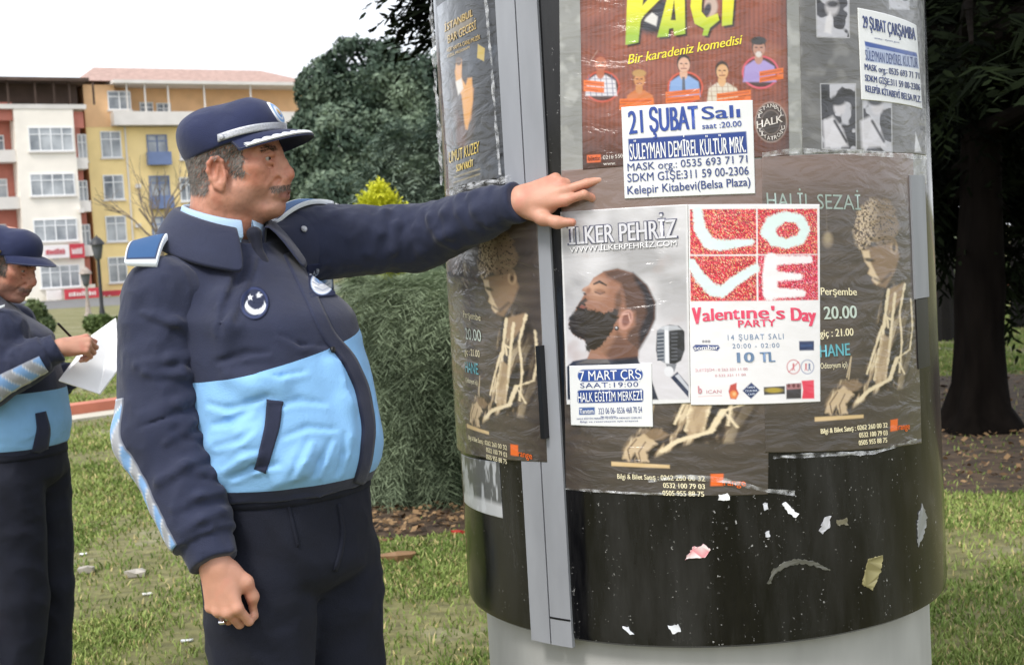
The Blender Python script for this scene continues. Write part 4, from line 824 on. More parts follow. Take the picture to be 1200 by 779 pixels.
def hand_sdf(S, W, f, n, side, fingers, thumb, k=1.0):
    """W wrist centre, f towards the fingers, n out of the back of the hand"""
    f = unit(f); n = unit(np.array(n)-f*np.dot(n, f)); t = np.cross(f, n) if side == 'L' else np.cross(n, f)
    Q = lambda u, v, w_: np.array(W)+k*(f*u+t*v+n*w_)
    mcp = [(.094, .030, .004), (.098, .009, .008), (.092, -.012, .006), (.083, -.030, .001)]
    S.rc(Q(-.045, .005, 0), Q(.008, .008, 0), .019*k, .0215*k, .012); S.rc(Q(-.045, -.005, 0), Q(.008, -.009, 0), .019*k, .021*k, .012)
    for i, m in enumerate(mcp): S.rc(Q(.006, (.012, .004, -.004, -.012)[i], -.002), Q(*m), .021*k, (.0115, .0118, .0112, .0102)[i]*k, .012)
    S.el(Q(.045, -.002, -.008), np.array((.04, .03, .016))*k, .012, np.stack([f, t, n], 1)); S.el(Q(.04, .026, -.012), np.array((.034, .017, .017))*k, .012, np.stack([f, t, n], 1))
    L = [(.044, .026, .021), (.048, .030, .022), (.044, .028, .021), (.035, .021, .019)]; rr0 = [(.0102, .0092, .0084, .007), (.0104, .0094, .0086, .0072), (.0098, .009, .0082, .0068), (.0088, .008, .0074, .0062)]
    tips = []
    for i in range(4):
        sp, bends = fingers[i]; fi = unit(f+t*sp); p = Q(*mcp[i]); a = 0; pts = [p]
        for ln, b in zip(L[i], bends): a += R_(b); p = p+k*ln*(fi*math.cos(a)-n*math.sin(a)); pts.append(p)
        G = SDF(); 
        for j in range(3): S.rc(pts[j], pts[j+1], rr0[i][j]*k, rr0[i][j+1]*k, .0035 if j else .007)
        tips.append((pts, fi))
    tp = [Q(*q) for q in thumb]; S.chain(tp, [.017*k, .0135*k, .0115*k, .0085*k][:len(tp)], .01)
    return tips, tp, t
class Person:
    def __init__(s, px, py, depth, rz, label, cat='person'):
        w0 = at(px, py, depth); s.rz = rz; s.o = np.array([w0[0], w0[1], 0.0]); c, n = math.cos(rz), math.sin(rz); s.R = np.array([[c, -n, 0], [n, c, 0], [0, 0, 1]])
        s.root = thing('person', label, cat, tuple(s.o), rz)
    def L(s, px, py, depth): return (at(np.float64(px), np.float64(py), depth)-s.o) @ s.R
    def W2L(s, P): return (np.asarray(P, float)-s.o) @ s.R
    def dl(s, d): return np.asarray(d, float) @ s.R
    def cast(s, S, px, py):
        r = ray(px, py); O = np.broadcast_to(s.W2L(CAMP), r.shape); P, ok = S.march(O, s.dl(r), 8.0); return P, ok
    def mesh(s, name, S, h, m, parent=None, lo=None, hi=None, lab=None, colf=None):
        V, F = S.mesh(h, lo, hi); return meshnp(name, V, F, m, parent or s.root, colf(V) if colf else None, True, lab=lab)
    def patch(s, name, S, G, off, m, parent, paint=None, lab=None, th=None, P=None):
        """a thin pad laid on surface S; G (n,m,2) picture points, or P (n,m,3) surface points"""
        if P is None:
            P, ok = s.cast(S, G[..., 0], G[..., 1])
        Nn = S.grad(P.reshape(-1, 3)).reshape(P.shape); T = P+Nn*off; B = P-Nn*.004; a, b = P.shape[:2]
        idx = np.arange(a*b).reshape(a, b); F = np.stack([idx[:-1, :-1], idx[1:, :-1], idx[1:, 1:], idx[:-1, 1:]], -1).reshape(-1, 4)
        bd = np.concatenate([idx[0, :], idx[1:, -1], idx[-1, -2::-1], idx[-2:0:-1, 0]]); k = np.arange(len(bd))+a*b
        V = np.concatenate([T.reshape(-1, 3), B.reshape(-1, 3)[bd]]); Fb = np.stack([bd, np.roll(bd, -1), np.roll(k, -1), k], -1)
        v1 = T[1, 0]-T[0, 0]; v2 = T[0, 1]-T[0, 0]
        if np.dot(np.cross(v1, v2), Nn[0, 0]) < 0: F = F[:, ::-1]; Fb = Fb[:, ::-1]
        C = None
        if paint:
            X, Y = (G[..., 0], G[..., 1]) if G is not None else np.meshgrid(np.linspace(0, 1, b), np.linspace(0, 1, a))
            A = Art(np.asarray(X, float), np.asarray(Y, float)); paint(A); C = np.concatenate([A.C.reshape(-1, 3), A.C.reshape(-1, 3)[bd]])
        return meshnp(name, V, [F, Fb], m, parent, C, True, lab=lab)
def ribbon_grid(pts, w_, n=40, m=5):
    P = np.array(pts, float); s = np.concatenate([[0], np.cumsum(np.linalg.norm(np.diff(P, axis=0), axis=1))]); u = np.linspace(0, s[-1], n)
    C = np.stack([np.interp(u, s, P[:, 0]), np.interp(u, s, P[:, 1])], -1)
    ker = np.ones(5)/5; C = np.stack([np.convolve(np.pad(C[:, i], 2, mode='reflect', reflect_type='odd'), ker, 'valid') for i in (0, 1)], -1)
    d = np.gradient(C, axis=0); d /= np.linalg.norm(d, axis=1)[:, None]; nr = np.stack([-d[:, 1], d[:, 0]], -1)
    ww = np.full(n, w_, float) if np.isscalar(w_) else np.interp(u/s[-1], np.linspace(0, 1, len(w_)), w_)
    return C[:, None]+nr[:, None]*(np.linspace(-.5, .5, m)[None, :, None]*ww[:, None, None])
def quad_grid(q, n=16, m=16):
    q = np.array(q, float); u, v = np.meshgrid(np.linspace(0, 1, n), np.linspace(0, 1, m)); u, v = u[..., None], v[..., None]
    return (q[0]*(1-u)+q[1]*u)*(1-v)+(q[3]*(1-u)+q[2]*u)*v
def disc_grid(cx, cy, rx, ry, rot=0, n=14, m=40):
    r, a = np.meshgrid(np.linspace(.02, 1, n), np.linspace(0, 2*np.pi, m)); x, y = r*np.cos(a)*rx, r*np.sin(a)*ry
    return np.stack([cx+x*math.cos(rot)-y*math.sin(rot), cy+x*math.sin(rot)+y*math.cos(rot)], -1)
def head_frame(c, yaw, pitch, k=1.0):
    cy_, sy_, c2, s2 = math.cos(yaw), math.sin(yaw), math.cos(pitch), math.sin(pitch)
    Rz = np.array([[cy_, -sy_, 0], [sy_, cy_, 0], [0, 0, 1]]); Ry = np.array([[c2, 0, s2], [0, 1, 0], [-s2, 0, c2]]); M = Rz @ Ry
    return lambda V: np.asarray(c)+k*(np.asarray(V) @ M.T)
def torso_sdf(k, dx=0, belly=1.0, hem=0.0, wide=1.0):
    S = SDF(); T = np.array([(1.03, .050, 0, .150, .186), (1.06, .056, 0, .174, .204), (1.12, .060, 0, .184, .212), (1.2, .052, 0, .182, .212), (1.3, .034, 0, .174, .208), (1.4, .006, 0, .162, .196), (1.47, -.050, 0, .118, .150), (1.54, -.088, 0, .082, .088)])
    T[:5, 3] *= belly; T[:5, 3:] *= wide; T[:3, 0] += hem*np.array((1, .95, .7)); T *= k; T[:, 1] += dx; S.loft(T, .02)
    return S
def build_person(p, J, k=1.0, fat=1.0, hy=0.0, hp=0.0, hc=None, glasses=False, belly=1.0, mous=True, seed=0, stripes=True):
    root = p.root; HF = head_frame(hc, hy, hp, k*J.get('hk', 1)); hs = head_sdf(fat)
    # ---- body: head, hands and the covered body as one mesh
    Vh, Fh = hs.mesh(.0022); Ch = head_color(Vh); Vs, Fs, Cs, n = [HF(Vh)], [Fh], [Ch], len(Vh); info = {}
    for sd in 'RL':
        if sd not in J['hand']: continue
        H = SDF(); h = J['hand'][sd]; info[sd] = hand_sdf(H, J['w'+sd], h['f'], h['n'], sd, h['fingers'], h['thumb'], k*h.get('k', 1))
        V, F = H.mesh(.0021); nn = fbm(V, 45, 4)[:, None]; c = lin('c08e78')*(.86+.28*nn); c = c*(1-(q := np.clip((fbm(V, 30, 9)[:, None]-.55)/.2, 0, 1)*.35))+lin('c06a5c')*q
        nv_ = unit(h['n'])
        for pts, fi in info[sd][0]:
            ax = unit(pts[3]-pts[2]); nn_ = unit(nv_-ax*(nv_@ax)+1e-4) ; bend = unit(np.cross(np.cross(ax, nv_ if abs(ax@nv_) < .9 else fi), ax)); q_ = pts[3]-ax*.002+(bend if bend@(pts[1]-pts[3]) > -9 else bend)*.006
            dd = np.linalg.norm(V-q_, axis=1); c = np.where(dd[:, None] < .0062, lin('dcae9f'), c)
        Vs.append(V); Fs.append(F+n); Cs.append(np.clip(c, 0, 1)); n += len(V)
    B = SDF(); nk = HF([(-.06, 0, -.2)])[0]; B.rc(nk, (nk[0]*.3, 0, 1.15*k), .05*k, .10*k, .05); B.rc((J['hx'], 0, 1.1*k), (J['hx'], 0, .92*k), .085*k, .085*k, .04)
    for sd, y in (('R', -1), ('L', 1)):
        B.rc(nk-np.array((0, 0, .06)), J['s'+sd], .04*k, .045*k, .03); B.chain([J['s'+sd], J['e'+sd], J['w'+sd]], [.045*k, .036*k, .018*k], .02); B.chain([J['leg'+sd][0], J['leg'+sd][1], J['leg'+sd][2]], [.06*k, .045*k, .035*k], .02)
    V, F = B.mesh(.012); Vs.append(V); Fs.append(F+n); Cs.append(np.tile(SKIN, (len(V), 1)))
    body = meshnp('body', np.concatenate(Vs), Fs, M_skin, root, np.concatenate(Cs), True)
    # eyes
    for y in (-1, 1):
        u, v = np.meshgrid(np.linspace(0, np.pi, 14), np.linspace(0, 2*np.pi, 24, endpoint=False)); r = .0122; d = np.stack([np.cos(u), np.sin(u)*np.cos(v), np.sin(u)*np.sin(v)], -1).reshape(-1, 3)
        V = np.array((.0755, y*.031, .0045))+r*d; c = np.where((d[:, :1] > .955), lin('0a0806'), np.where(d[:, :1] > .86, lin('3a2417'), lin('a39a94'))); i = np.arange(24*14).reshape(24, 14); F = np.stack([i, np.roll(i, -1, 0)], -1); F = np.stack([F[:, :-1, 0], F[:, :-1, 1], F[:, 1:, 1], F[:, 1:, 0]], -1).reshape(-1, 4)
        meshnp('eye', HF(V), F, M_eye, root, c, True)
    # hair, brows, moustache
    def reg(P):
        x, y, z = (P+(fbm(P, 90, 2)[:, None]-.5)*.014).T; a = np.abs(y); lowl = np.where(x < -.035, -.062+.25*np.clip(-x-.06, 0, .1), np.where(x < .012, .008, -.030)); keep = (z > lowl) & (x < .040-.15*np.clip(z-.03, -1, .2)) & (z < .075)
        ear = (a > .078) & (np.abs(x+.011) < .03) & (z < .012); return keep & ~ear & ~((x > .012) & (a < .05))
    V, F, C = strands(hs, reg, 9000, .013, .00055, lambda P: np.stack([-.55+0*P[:, 0], 0*P[:, 0], -.8+0*P[:, 0]], -1), J.get('hair', ('35302c', 'a09a94')), .2, .4, Vh, seed=seed+1)
    hair = meshnp('hair', HF(V), F, M_hair, root, C, True)
    def breg(P):
        x, y, z = P.T; a = np.abs(y); return (x > .055) & (a > .013) & (a < .052) & (np.abs(z-(.0245+.06*(a-.013)-2.2*np.clip(a-.038, 0, 1)**1.0*.25)) < .0045)
    V, F, C = strands(hs, breg, 260, .009, .0005, lambda P: np.stack([-.3+0*P[:, 0], np.sign(P[:, 1])*1.0, .15+0*P[:, 0]], -1), ('1c1714', '4a423c'), .15, .25, VH=Vh, seed=seed+2)
    meshnp('eyebrows', HF(V), F, M_hair, root, C, True)
    if mous:
        def mreg(P):
            x, y, z = (P+(fbm(P, 160, 5)[:, None]-.5)*.008).T; a = np.abs(y); return (x > .078) & (a < .031) & (z < -.049-.15*a) & (z > -.0615-.30*np.clip(a-.012, 0, 1)) 
        V, F, C = strands(hs, mreg, J.get('nm', 650), .0070, .00035, lambda P: np.stack([.2+0*P[:, 0], np.sign(P[:, 1])*(.25+18*np.abs(P[:, 1:2])[:, 0]), -1+0*P[:, 0]], -1), ('26211e', '8a827a'), .15, .4, VH=Vh, seed=seed+3)
        meshnp('moustache', HF(V), F, M_hair, root, C, True)
    # ---- cap
    CS = SDF(); CS.el((-.012, 0, .046), (.115, .093, .078), .02); CS.el((.040, 0, .082), (.060, .074, .054), .028); CS.el((-.05, 0, .070), (.070, .080, .044), .03)
    CS.disp(lambda x, y, z: fold(x, y, z, 14, 14, 24, .0016, 7)*np.clip((z-.05)/.05, 0, 1))
    pl = lambda x: .000+.27*(x+.12); nrm = (.27, 0, -1); CS.cut((-.12, 0, .000), nrm, .004)
    V, F = CS.mesh(.0028); cap = meshnp('cap', HF(V), F, M_cap, root, None, True)
    def caprim(an, z, off):
        O = np.stack([0*an-.012, 0*an, z], -1); d = np.stack([np.cos(an), np.sin(an), 0*an], -1); P = O+d*.2; lo_, hi_ = np.zeros(an.shape), np.full(an.shape, .2)
        for _ in range(30): mid = (lo_+hi_)/2; ins = CS.ev(O+d*mid[..., None]) < 0; lo_ = np.where(ins, mid, lo_); hi_ = np.where(ins, hi_, mid)
        return O+d*(lo_+off)[..., None]
    an = np.linspace(-1.45, 1.45, 50)[:, None]+np.zeros((1, 5)); base = pl(.10*np.cos(an))+.004
    P = caprim(an, base+np.linspace(.0, .016, 5)[None], .0); B2 = HF(caprim(an, base+np.linspace(0, .016, 5)[None], .0045).reshape(-1, 3)); idx = np.arange(250).reshape(50, 5); F = np.stack([idx[:-1, :-1], idx[1:, :-1], idx[1:, 1:], idx[:-1, 1:]], -1).reshape(-1, 4)
    bd = np.concatenate([idx[0], idx[1:, -1], idx[-1, -2::-1], idx[-2:0:-1, 0]]); kk = np.arange(len(bd))+250; Fb = np.stack([bd, np.roll(bd, -1), np.roll(kk, -1), kk], -1)
    if J.get('braid', True): meshnp('cap_braid', np.concatenate([B2, HF(caprim(an, base+np.linspace(0, .016, 5)[None], -.004).reshape(-1, 3))[bd]]), [F, Fb], M_silver, cap, None, True)
    for y in (-1, 1):
        q = caprim(np.array([[y*1.36]]), np.array([[pl(.02)+.012]]), .006)[0, 0]; o = MB().lathe([(.006, -.003), (.0065, .0), (.005, .003), (.002, .004)], 14).build('cap_button', M_snap if not J.get('braid', True) else M_silver, cap, True)
        o.location = HF([q])[0]; nr = HF([q])[0]-HF([q*np.array((1, 0, 1))])[0]; o.rotation_euler = Vector(nr).to_track_quat('Z', 'Y').to_euler()
    # visor
    a2, r2 = np.meshgrid(np.linspace(-1.22, 1.22, 44), np.linspace(0, 1, 12), indexing='ij'); inn = caprim(a2[:, 0], pl(.10*np.cos(a2[:, 0]))+.003, -.006)
    out = inn+np.stack([.072*np.cos(a2[:, 0]*1.05)**.8*np.ones(44), .012*np.sin(a2[:, 0]), -.010*np.ones(44)-.014*np.abs(np.sin(a2[:, 0]))**2], -1)
    vis = inn[:, None]*(1-r2[..., None])+out[:, None]*r2[..., None]; vis[..., 2] += .006*np.sin(r2*np.pi)*np.cos(a2)
    top, bot = vis.copy(), vis.copy(); bot[..., 2] -= .0035; nv = 44*12; idx = np.arange(nv).reshape(44, 12); F = np.stack([idx[:-1, :-1], idx[1:, :-1], idx[1:, 1:], idx[:-1, 1:]], -1).reshape(-1, 4)
    bd = np.concatenate([idx[0], idx[1:, -1], idx[-1, -2::-1], idx[-2:0:-1, 0]]); Fb = np.stack([bd, np.roll(bd, -1), np.roll(bd, -1)+nv, bd+nv], -1)
    meshnp('visor', HF(np.concatenate([top.reshape(-1, 3), bot.reshape(-1, 3)])), [F[:, ::-1], F+nv, Fb], M_cap, cap, None, True)
    if J.get('braid', True):
        s0 = np.linspace(-1.0, 1.0, 130); wav = .5+.5*np.abs(np.sin(s0*24)); aa = s0*1.12; ins = caprim(aa, pl(.10*np.cos(aa))+.003, -.006); ou = ins+np.stack([.072*np.cos(aa*1.05)**.8, .012*np.sin(aa), -.010-.014*np.abs(np.sin(aa))**2], -1)
        fr = np.stack([.985-.17*wav-.04, .985-.08*wav, np.full(130, .99)], 1); V = ins[:, None]*(1-fr[..., None])+ou[:, None]*fr[..., None]; V[..., 2] += .006*np.sin(fr*np.pi)*np.cos(aa)[:, None]+.0022+np.array([0, .0022, .0])[None]
        V2 = V.copy(); V2[..., 2] -= .0035; V2[:, 2] = V[:, 2]-np.array((0, 0, .004)); idx = np.arange(390).reshape(130, 3); F = np.stack([idx[:-1, :-1], idx[1:, :-1], idx[1:, 1:], idx[:-1, 1:]], -1).reshape(-1, 4); bd = np.concatenate([idx[0], idx[1:, -1], idx[-1, -2::-1], idx[-2:0:-1, 0]])
        meshnp('visor_embroidery', HF(np.concatenate([V.reshape(-1, 3), V2.reshape(-1, 3)])), [F[:, ::-1], F+390, np.stack([bd, np.roll(bd, -1), np.roll(bd, -1)+390, bd+390], -1)], mat('white embroidery', 'd9dce4', .6, .15, 300, bump=.4, bscale=600), cap, None, True)
        # round badge
        r, a = np.meshgrid(np.linspace(.02, 1, 12), np.linspace(0, 2*np.pi, 36)); yy, zz = r*np.cos(a)*.019, r*np.sin(a)*.024; zc = pl(.1)+.042
        Pb = caprim(np.arctan2(yy, .09+0*yy), zc+zz, .0035); A = Art(r*np.cos(a), r*np.sin(a)); A.fill('dfe4ec'); A.ell(0, 0, .86, .86, '7aa6d8', soft=.08); A.ell(0, 0, .62, .62, 'e4e8f0', soft=.1); A.ell(0, -.1, .4, .36, '5f8fc8', soft=.1); A.ell(.05, .1, .26, .26, 'd8b04a', soft=.1)
        idx = np.arange(36*12).reshape(36, 12); F = np.stack([idx[:-1, :-1], idx[1:, :-1], idx[1:, 1:], idx[:-1, 1:]], -1).reshape(-1, 4); rim = idx[:, -1]; Pr = caprim(np.arctan2(yy, .09+0*yy), zc+zz, -.003)[:, -1]; kk = np.arange(36)+432
        meshnp('cap_badge', HF(np.concatenate([Pb.reshape(-1, 3), Pr])), [F, np.stack([rim[:-1], rim[1:], kk[1:], kk[:-1]], -1)], M_patch, cap, np.concatenate([A.C.reshape(-1, 3), A.C[:, -1]]), True)
    # ---- jacket
    TS = torso_sdf(k, J.get('dx', 0), belly, J.get('hem', 0), J.get('wide', .94))
    for sd in 'RL': TS.rc((nk[0]+.01, nk[1]*.5, 1.505*k), J['s'+sd], .05*k, (J['rad'+sd][0]-.004)*k, .05)
    for pts, r0 in J.get('ridges', []):
        G = np.array(pts, float); Pq, ok = p.cast(TS, G[:, 0], G[:, 1])
        if not ok.all() or np.abs(np.diff(Pq, axis=0)).max() > .12: continue
        gq = TS.grad(Pq); Pq = Pq-gq*r0*.35; nn_ = len(pts)
        TS.chain(list(Pq), [r0*(.25+.75*math.sin(math.pi*(i+.5)/nn_)) for i in range(nn_)], .03)
    for pts, r0 in J.get('creases', []):
        G = np.array(pts, float)+rng.normal(0, 1.5, (len(pts), 2)); Pq, ok = p.cast(TS, G[:, 0], G[:, 1])
        if not ok.all() or np.abs(np.diff(Pq, axis=0)).max() > .12: continue
        gq = TS.grad(Pq); nn_ = len(pts)
        TS.chain(list(Pq-gq*r0*.55), [r0*(.3+.7*math.sin(math.pi*(i+.5)/nn_)) for i in range(nn_)], .009)
        dn_ = np.gradient(Pq, axis=0); sd_ = np.cross(gq, dn_); sd_ /= np.linalg.norm(sd_, axis=1)[:, None]; TS.chain(list(Pq+gq*r0*.45+sd_*r0*1.7), [r0*(.3+.7*math.sin(math.pi*(i+.5)/nn_)) for i in range(nn_)], .012, 's')
    TS.disp(lambda x, y, z: fold(x, y, z, 9, 9, 5, .0018, 3+seed)+fold(x, y, z, 14, 14, 34, .0032, 11+seed)*np.clip((1.14*k-z)/.08, 0, 1)+fold(x+z*.6, y, z, 5, 5, 13, .0035, 21+seed)*np.clip((z-1.2*k)/.1, 0, 1))
    V, F = TS.mesh(.0045); o = meshnp('jacket', V, F, [M_navy, M_sky], root, None, True); bm = bmesh.new(); bm.from_mesh(o.data); yp, yn = J['yoke'](TS) if callable(J['yoke']) else J['yoke']
    bmesh.ops.bisect_plane(bm, geom=bm.verts[:]+bm.edges[:]+bm.faces[:], plane_co=yp, plane_no=yn); zb = (1.052+J.get('hem', 0))*k
    bmesh.ops.bisect_plane(bm, geom=bm.verts[:]+bm.edges[:]+bm.faces[:], plane_co=(0, 0, zb), plane_no=(0, 0, 1)); nv = Vector(yn)
    for f_ in bm.faces:
        c = f_.calc_center_median(); f_.material_index = 1 if (c-Vector(yp)).dot(nv) < 0 and c.z > zb else 0; f_.smooth = True
    bm.to_mesh(o.data); bm.free(); jacket = o
    SL = {}
    for sd in 'RL':
        A = SDF(); s_, e_, w_ = J['s'+sd], J['e'+sd], J['w'+sd]; rad = J['rad'+sd]; fd = unit(w_-e_)
        A.rc(s_, e_, rad[0], rad[1], .03); A.rc(e_, w_-fd*.045*k, rad[1], rad[2], .03); A.cut(w_-fd*.048*k, fd, .012)
        A.rc(w_-fd*.062*k, w_-fd*.012*k, rad[3], rad[3]*.96, .006); A.cut(w_-fd*.006*k, fd, .004)
        ud = unit(e_-s_); dn = unit(np.cross(ud, fd)+1e-3); bend = unit(fd-ud)
        for i in range(11):
            q = i/10; c = s_*(1-q)+e_*q if q < .5 else e_
            ctr = (s_+(e_-s_)*(.30+1.5*q)) if i < 5 else (e_+(w_-e_)*((i-4.4)*.13)); ax = ud if i < 5 else fd; rr1 = rad[1]*(1.04 if i < 5 else 1)*(1-max(0, i-5)*.055)
            g = np.cross(ax, bend); g = unit(g) if np.linalg.norm(g) > .05 else unit(np.cross(ax, (0, 0, 1.0)))
            aa = np.linspace(-1.1, 1.1, 4)+rng.uniform(-.5, .5); hb = np.cross(g, ax); sl = rng.uniform(-.03, .03)
            pts = [ctr+(hb*math.cos(v)+g*math.sin(v))*rr1*.985+ax*sl*v for v in aa]; A.chain(pts, [.002, .007, .008, .002], .011); (sd == 'R' and k == 1.0) and A.chain([q_+ax*.017+unit(q_-ctr)*.010 for q_ in pts], [.001, .0055, .0055, .001], .014, 's')
        A.disp(lambda x, y, z: fold(x, y, z, 13, 13, 10, .0042, 31+seed)+fold(x, y, z, 34, 34, 22, .0022, 5+seed))
        V, F = A.mesh(.0042); sl = meshnp('sleeve', V, F, M_navy, jacket, None, True); SL[sd] = (A, sl)
    # trousers
    hx = J['hx']; TR = SDF(); TR.loft(np.array([(.85, hx/k, 0, .06, .10), (.875, hx/k, 0, .10, .145), (.90, hx/k, 0, .125, .165), (.93, hx/k, 0, .132, .17), (.98, hx/k, 0, .132, .17), (1.065+max(0, J.get('hem', 0)), hx/k, 0, .128, .165)])*k, .03)
    for sd in 'RL': L_ = J['leg'+sd]; TR.chain(L_, [.102*k, .088*k, .070*k], .012); TR.rc(np.array(L_[0])+(.085*k, 0, .02), np.array(L_[1])+(.066*k, 0, 0), .006, .006, .03)
    TR.disp(lambda x, y, z: fold(x, y, z, 8, 8, 4, .004, 41+seed)+fold(x, y, z, 12, 12, 22, .0035, 45)*np.exp(-((z-.82*k)/.08)**2)+fold(x, y, z+.5*y, 10, 10, 9, .005, 47)); TR.cut((0, 0, .045), (0, 0, -1))
    V, F = TR.mesh(.006); trs = meshnp('trousers', V, F, M_trs, root, None, True)
    def belt(z0, z1, nm, m, off):
        an = np.linspace(-np.pi, np.pi, 73)[:, None]+np.zeros((1, 4)); zz = np.linspace(z0, z1, 4)[None]+0*an; d = np.stack([np.cos(an), np.sin(an), 0*an], -1); O = np.stack([hx+0*an, 0*an, zz], -1)+d*.4; P, ok = TR.march(O, -d, .5); return p.patch(nm, TR, None, off, m, trs, P=P)
    belt((1.016+J.get('hem', 0))*k, (1.05+J.get('hem', 0))*k, 'waistband', M_trs, .003)
    for sd in 'RL':
        q = np.array(J['leg'+sd][2]); SH = SDF(); SH.el((q[0]+.05*k, q[1], .05), (.13*k, .048*k, .05), .01); SH.el((q[0]-.02*k, q[1], .075), (.06*k, .045*k, .05), .02); SH.cut((0, 0, .003), (0, 0, -1)); V, F = SH.mesh(.006); meshnp('shoe', V, F, M_shoe, root, None, True)
    # collar, shirt and tie
    def ring(rows, ph, nm, m, par, thick=.003):
        pts = []
        for r_, z_, fx in rows:
            rr2 = r_(ph) if callable(r_) else r_+0*ph; zz = z_(ph) if callable(z_) else z_+0*ph; pts.append(np.stack([nk[0]+.012*k+fx*(np.cos(ph)*.5+.5)+rr2*np.cos(ph), nk[1]+rr2*np.sin(ph)*1.04, zz], -1))
        G = np.stack(pts, 1); a, b = G.shape[:2]; idx = np.arange(a*b).reshape(a, b); me_o = meshnp(nm, G.reshape(-1, 3), np.stack([idx[:-1, :-1], idx[1:, :-1], idx[1:, 1:], idx[:-1, 1:]], -1).reshape(-1, 4), m, par, None, True)
        md = me_o.modifiers.new('s', 'SOLIDIFY'); md.thickness = thick*k; md.offset = 0; md2 = me_o.modifiers.new('b', 'SUBSURF'); md2.levels = 1; md2.render_levels = 1; return me_o
    zt = J['neckz']; fr = lambda ph: (np.cos(ph)*.5+.5)**1.5          # 0 at the back, 1 at the front
    ph = np.linspace(R_(24), R_(336), 44)
    ring([(.074*k, lambda p_: zt-.030*k-.075*k*fr(p_), .02), (.078*k, lambda p_: zt+.004*k-.058*k*fr(p_), .02), (.088*k, lambda p_: zt+.008*k-.052*k*fr(p_), .02), (lambda p_: k*(.106+.022*fr(p_)), lambda p_: zt-.018*k-.062*k*fr(p_), .014), (lambda p_: k*(.126+.048*fr(p_)), lambda p_: zt-.052*k-.092*k*fr(p_), .006)], ph, 'collar', M_navy, jacket, .005)
    ring([(.066*k, lambda p_: zt-.03*k-.06*k*fr(p_), .016), (.068*k, lambda p_: zt+.010*k-.042*k*fr(p_), .016), (.072*k, lambda p_: zt+.012*k-.04*k*fr(p_), .016), (.078*k, lambda p_: zt-.012*k-.062*k*fr(p_), .016)], np.linspace(R_(10), R_(350), 44), 'shirt_collar', M_shirt, root)
    KT = SDF(); kc = np.array((nk[0]+.105*k, 0, zt-.068*k)); KT.rc(kc+(0, 0, .008), kc+(.006, 0, -.014), .016*k, .010*k, .006); KT.rc(kc+(.004, 0, -.018), kc+(.05, 0, -.13), .010*k, .03*k, .008); V, F = KT.mesh(.004); meshnp('tie', V, F, M_tie, root, None, True)
    # shoulder boards laid on the shoulders
    for sd, y in (('R', -1), ('L', 1)):
        s_ = np.array(J['s'+sd]); i0 = np.array((nk[0]+.02, y*.115*k, 0)); o0 = np.array((s_[0]+.006, s_[1]+y*.055*k, 0)); u, v = np.meshgrid(np.linspace(0, 1, 34), np.linspace(-1, 1, 26)); c = i0+(o0-i0)*u[..., None]; wd = (.030+.014*u)*k*(1 if sd == 'R' else .6); c[..., 0] += v*wd
        EP = SDF(); EP.ops = [op for op in TS.ops if op[4] == 'u']+[op for op in SL[sd][0].ops[:1]]
        c[..., 2] = 1.75; Pp, ok = EP.march(c, np.broadcast_to(np.array((0, 0, -1.0)), c.shape), 1.0)
        def pt(A):
            A.fill('dfe6ee'); A.poly([(.035, .05), (.95, .05), (.95, .95), (.035, .95)], '1c2440', .02); A.poly([(.075, .11), (.91, .11), (.91, .89), (.075, .89)], '24507f', .02)
        Aq = np.stack([u.ravel(), v.ravel(), u.ravel()**2, np.ones(u.size)], -1); zq = Aq @ np.linalg.lstsq(Aq, Pp[..., 2].ravel(), rcond=None)[0]; Pp[..., 2] = zq.reshape(u.shape)+.003+.003*k*u;
        if sd == 'R' and 'board' in J:
            q4 = np.array([p.L(*q) for q in J['board']]); uu, vv = np.meshgrid(np.linspace(0, 1, 34), np.linspace(0, 1, 26)); uu, vv = uu[..., None], vv[..., None]; Pp = (q4[0]*(1-uu)+q4[1]*uu)*(1-vv)+(q4[3]*(1-uu)+q4[2]*uu)*vv
            nb_ = unit(np.cross(q4[1]-q4[0], q4[3]-q4[0])); nb_ = nb_*np.sign(nb_[2]); Pp = Pp+nb_*(.012*np.sin(np.pi*vv))
        p.patch('epaulette', EP, None, .006, M_patch, jacket, pt, P=Pp)
    return dict(HF=HF, TS=TS, SL=SL, jacket=jacket, cap=cap, trs=trs, TR=TR, body=body, info=info, nk=nk)

def yoke_plane(p, S, q0, q1):
    P, ok = p.cast(S, np.array([q0[0], q1[0]], float), np.array([q0[1], q1[1]], float)); h = P[1]-P[0]; dz = h[2]; h[2] = 0; n = np.array((0, 0, 1.0))-h*dz/(h@h); return tuple(P[0]), tuple(n/np.linalg.norm(n))
# ================================================================== the pointing officer
A1 = Person(318, 560, 2.65, R_(-40), 'man in navy and sky blue uniform pointing at the posters, silver braid on his cap')
a1 = A1
thit, zhit = cylhit(np.array([711.]), np.array([207.])); tipw = cylpos(thit, zhit, CR+.005)[0]
dn = lambda v: a1.dl(unit(v))
J1 = dict(sR=a1.L(192, 352, 2.53), eR=a1.L(190, 505, 2.50), wR=a1.L(252, 660, 2.42), sL=a1.L(360, 284, 2.86), eL=a1.L(490, 279, 2.93), wL=a1.L(609, 236, 2.75), hx=.055, neckz=0,
    radR=(.080, .081, .058, .045), radL=(.080, .066, .047, .041), legR=[(.05, -.092, .90), (.05, -.098, .48), (.01, -.10, .09)], legL=[(.05, .092, .90), (.05, .098, .48), (.01, .10, .09)],
    yoke=lambda S: yoke_plane(a1, S, (255, 446), (420, 388)), hand={}, board=[(160, 284, 2.60), (205, 271, 2.62), (184, 311, 2.47), (148, 310, 2.46)])
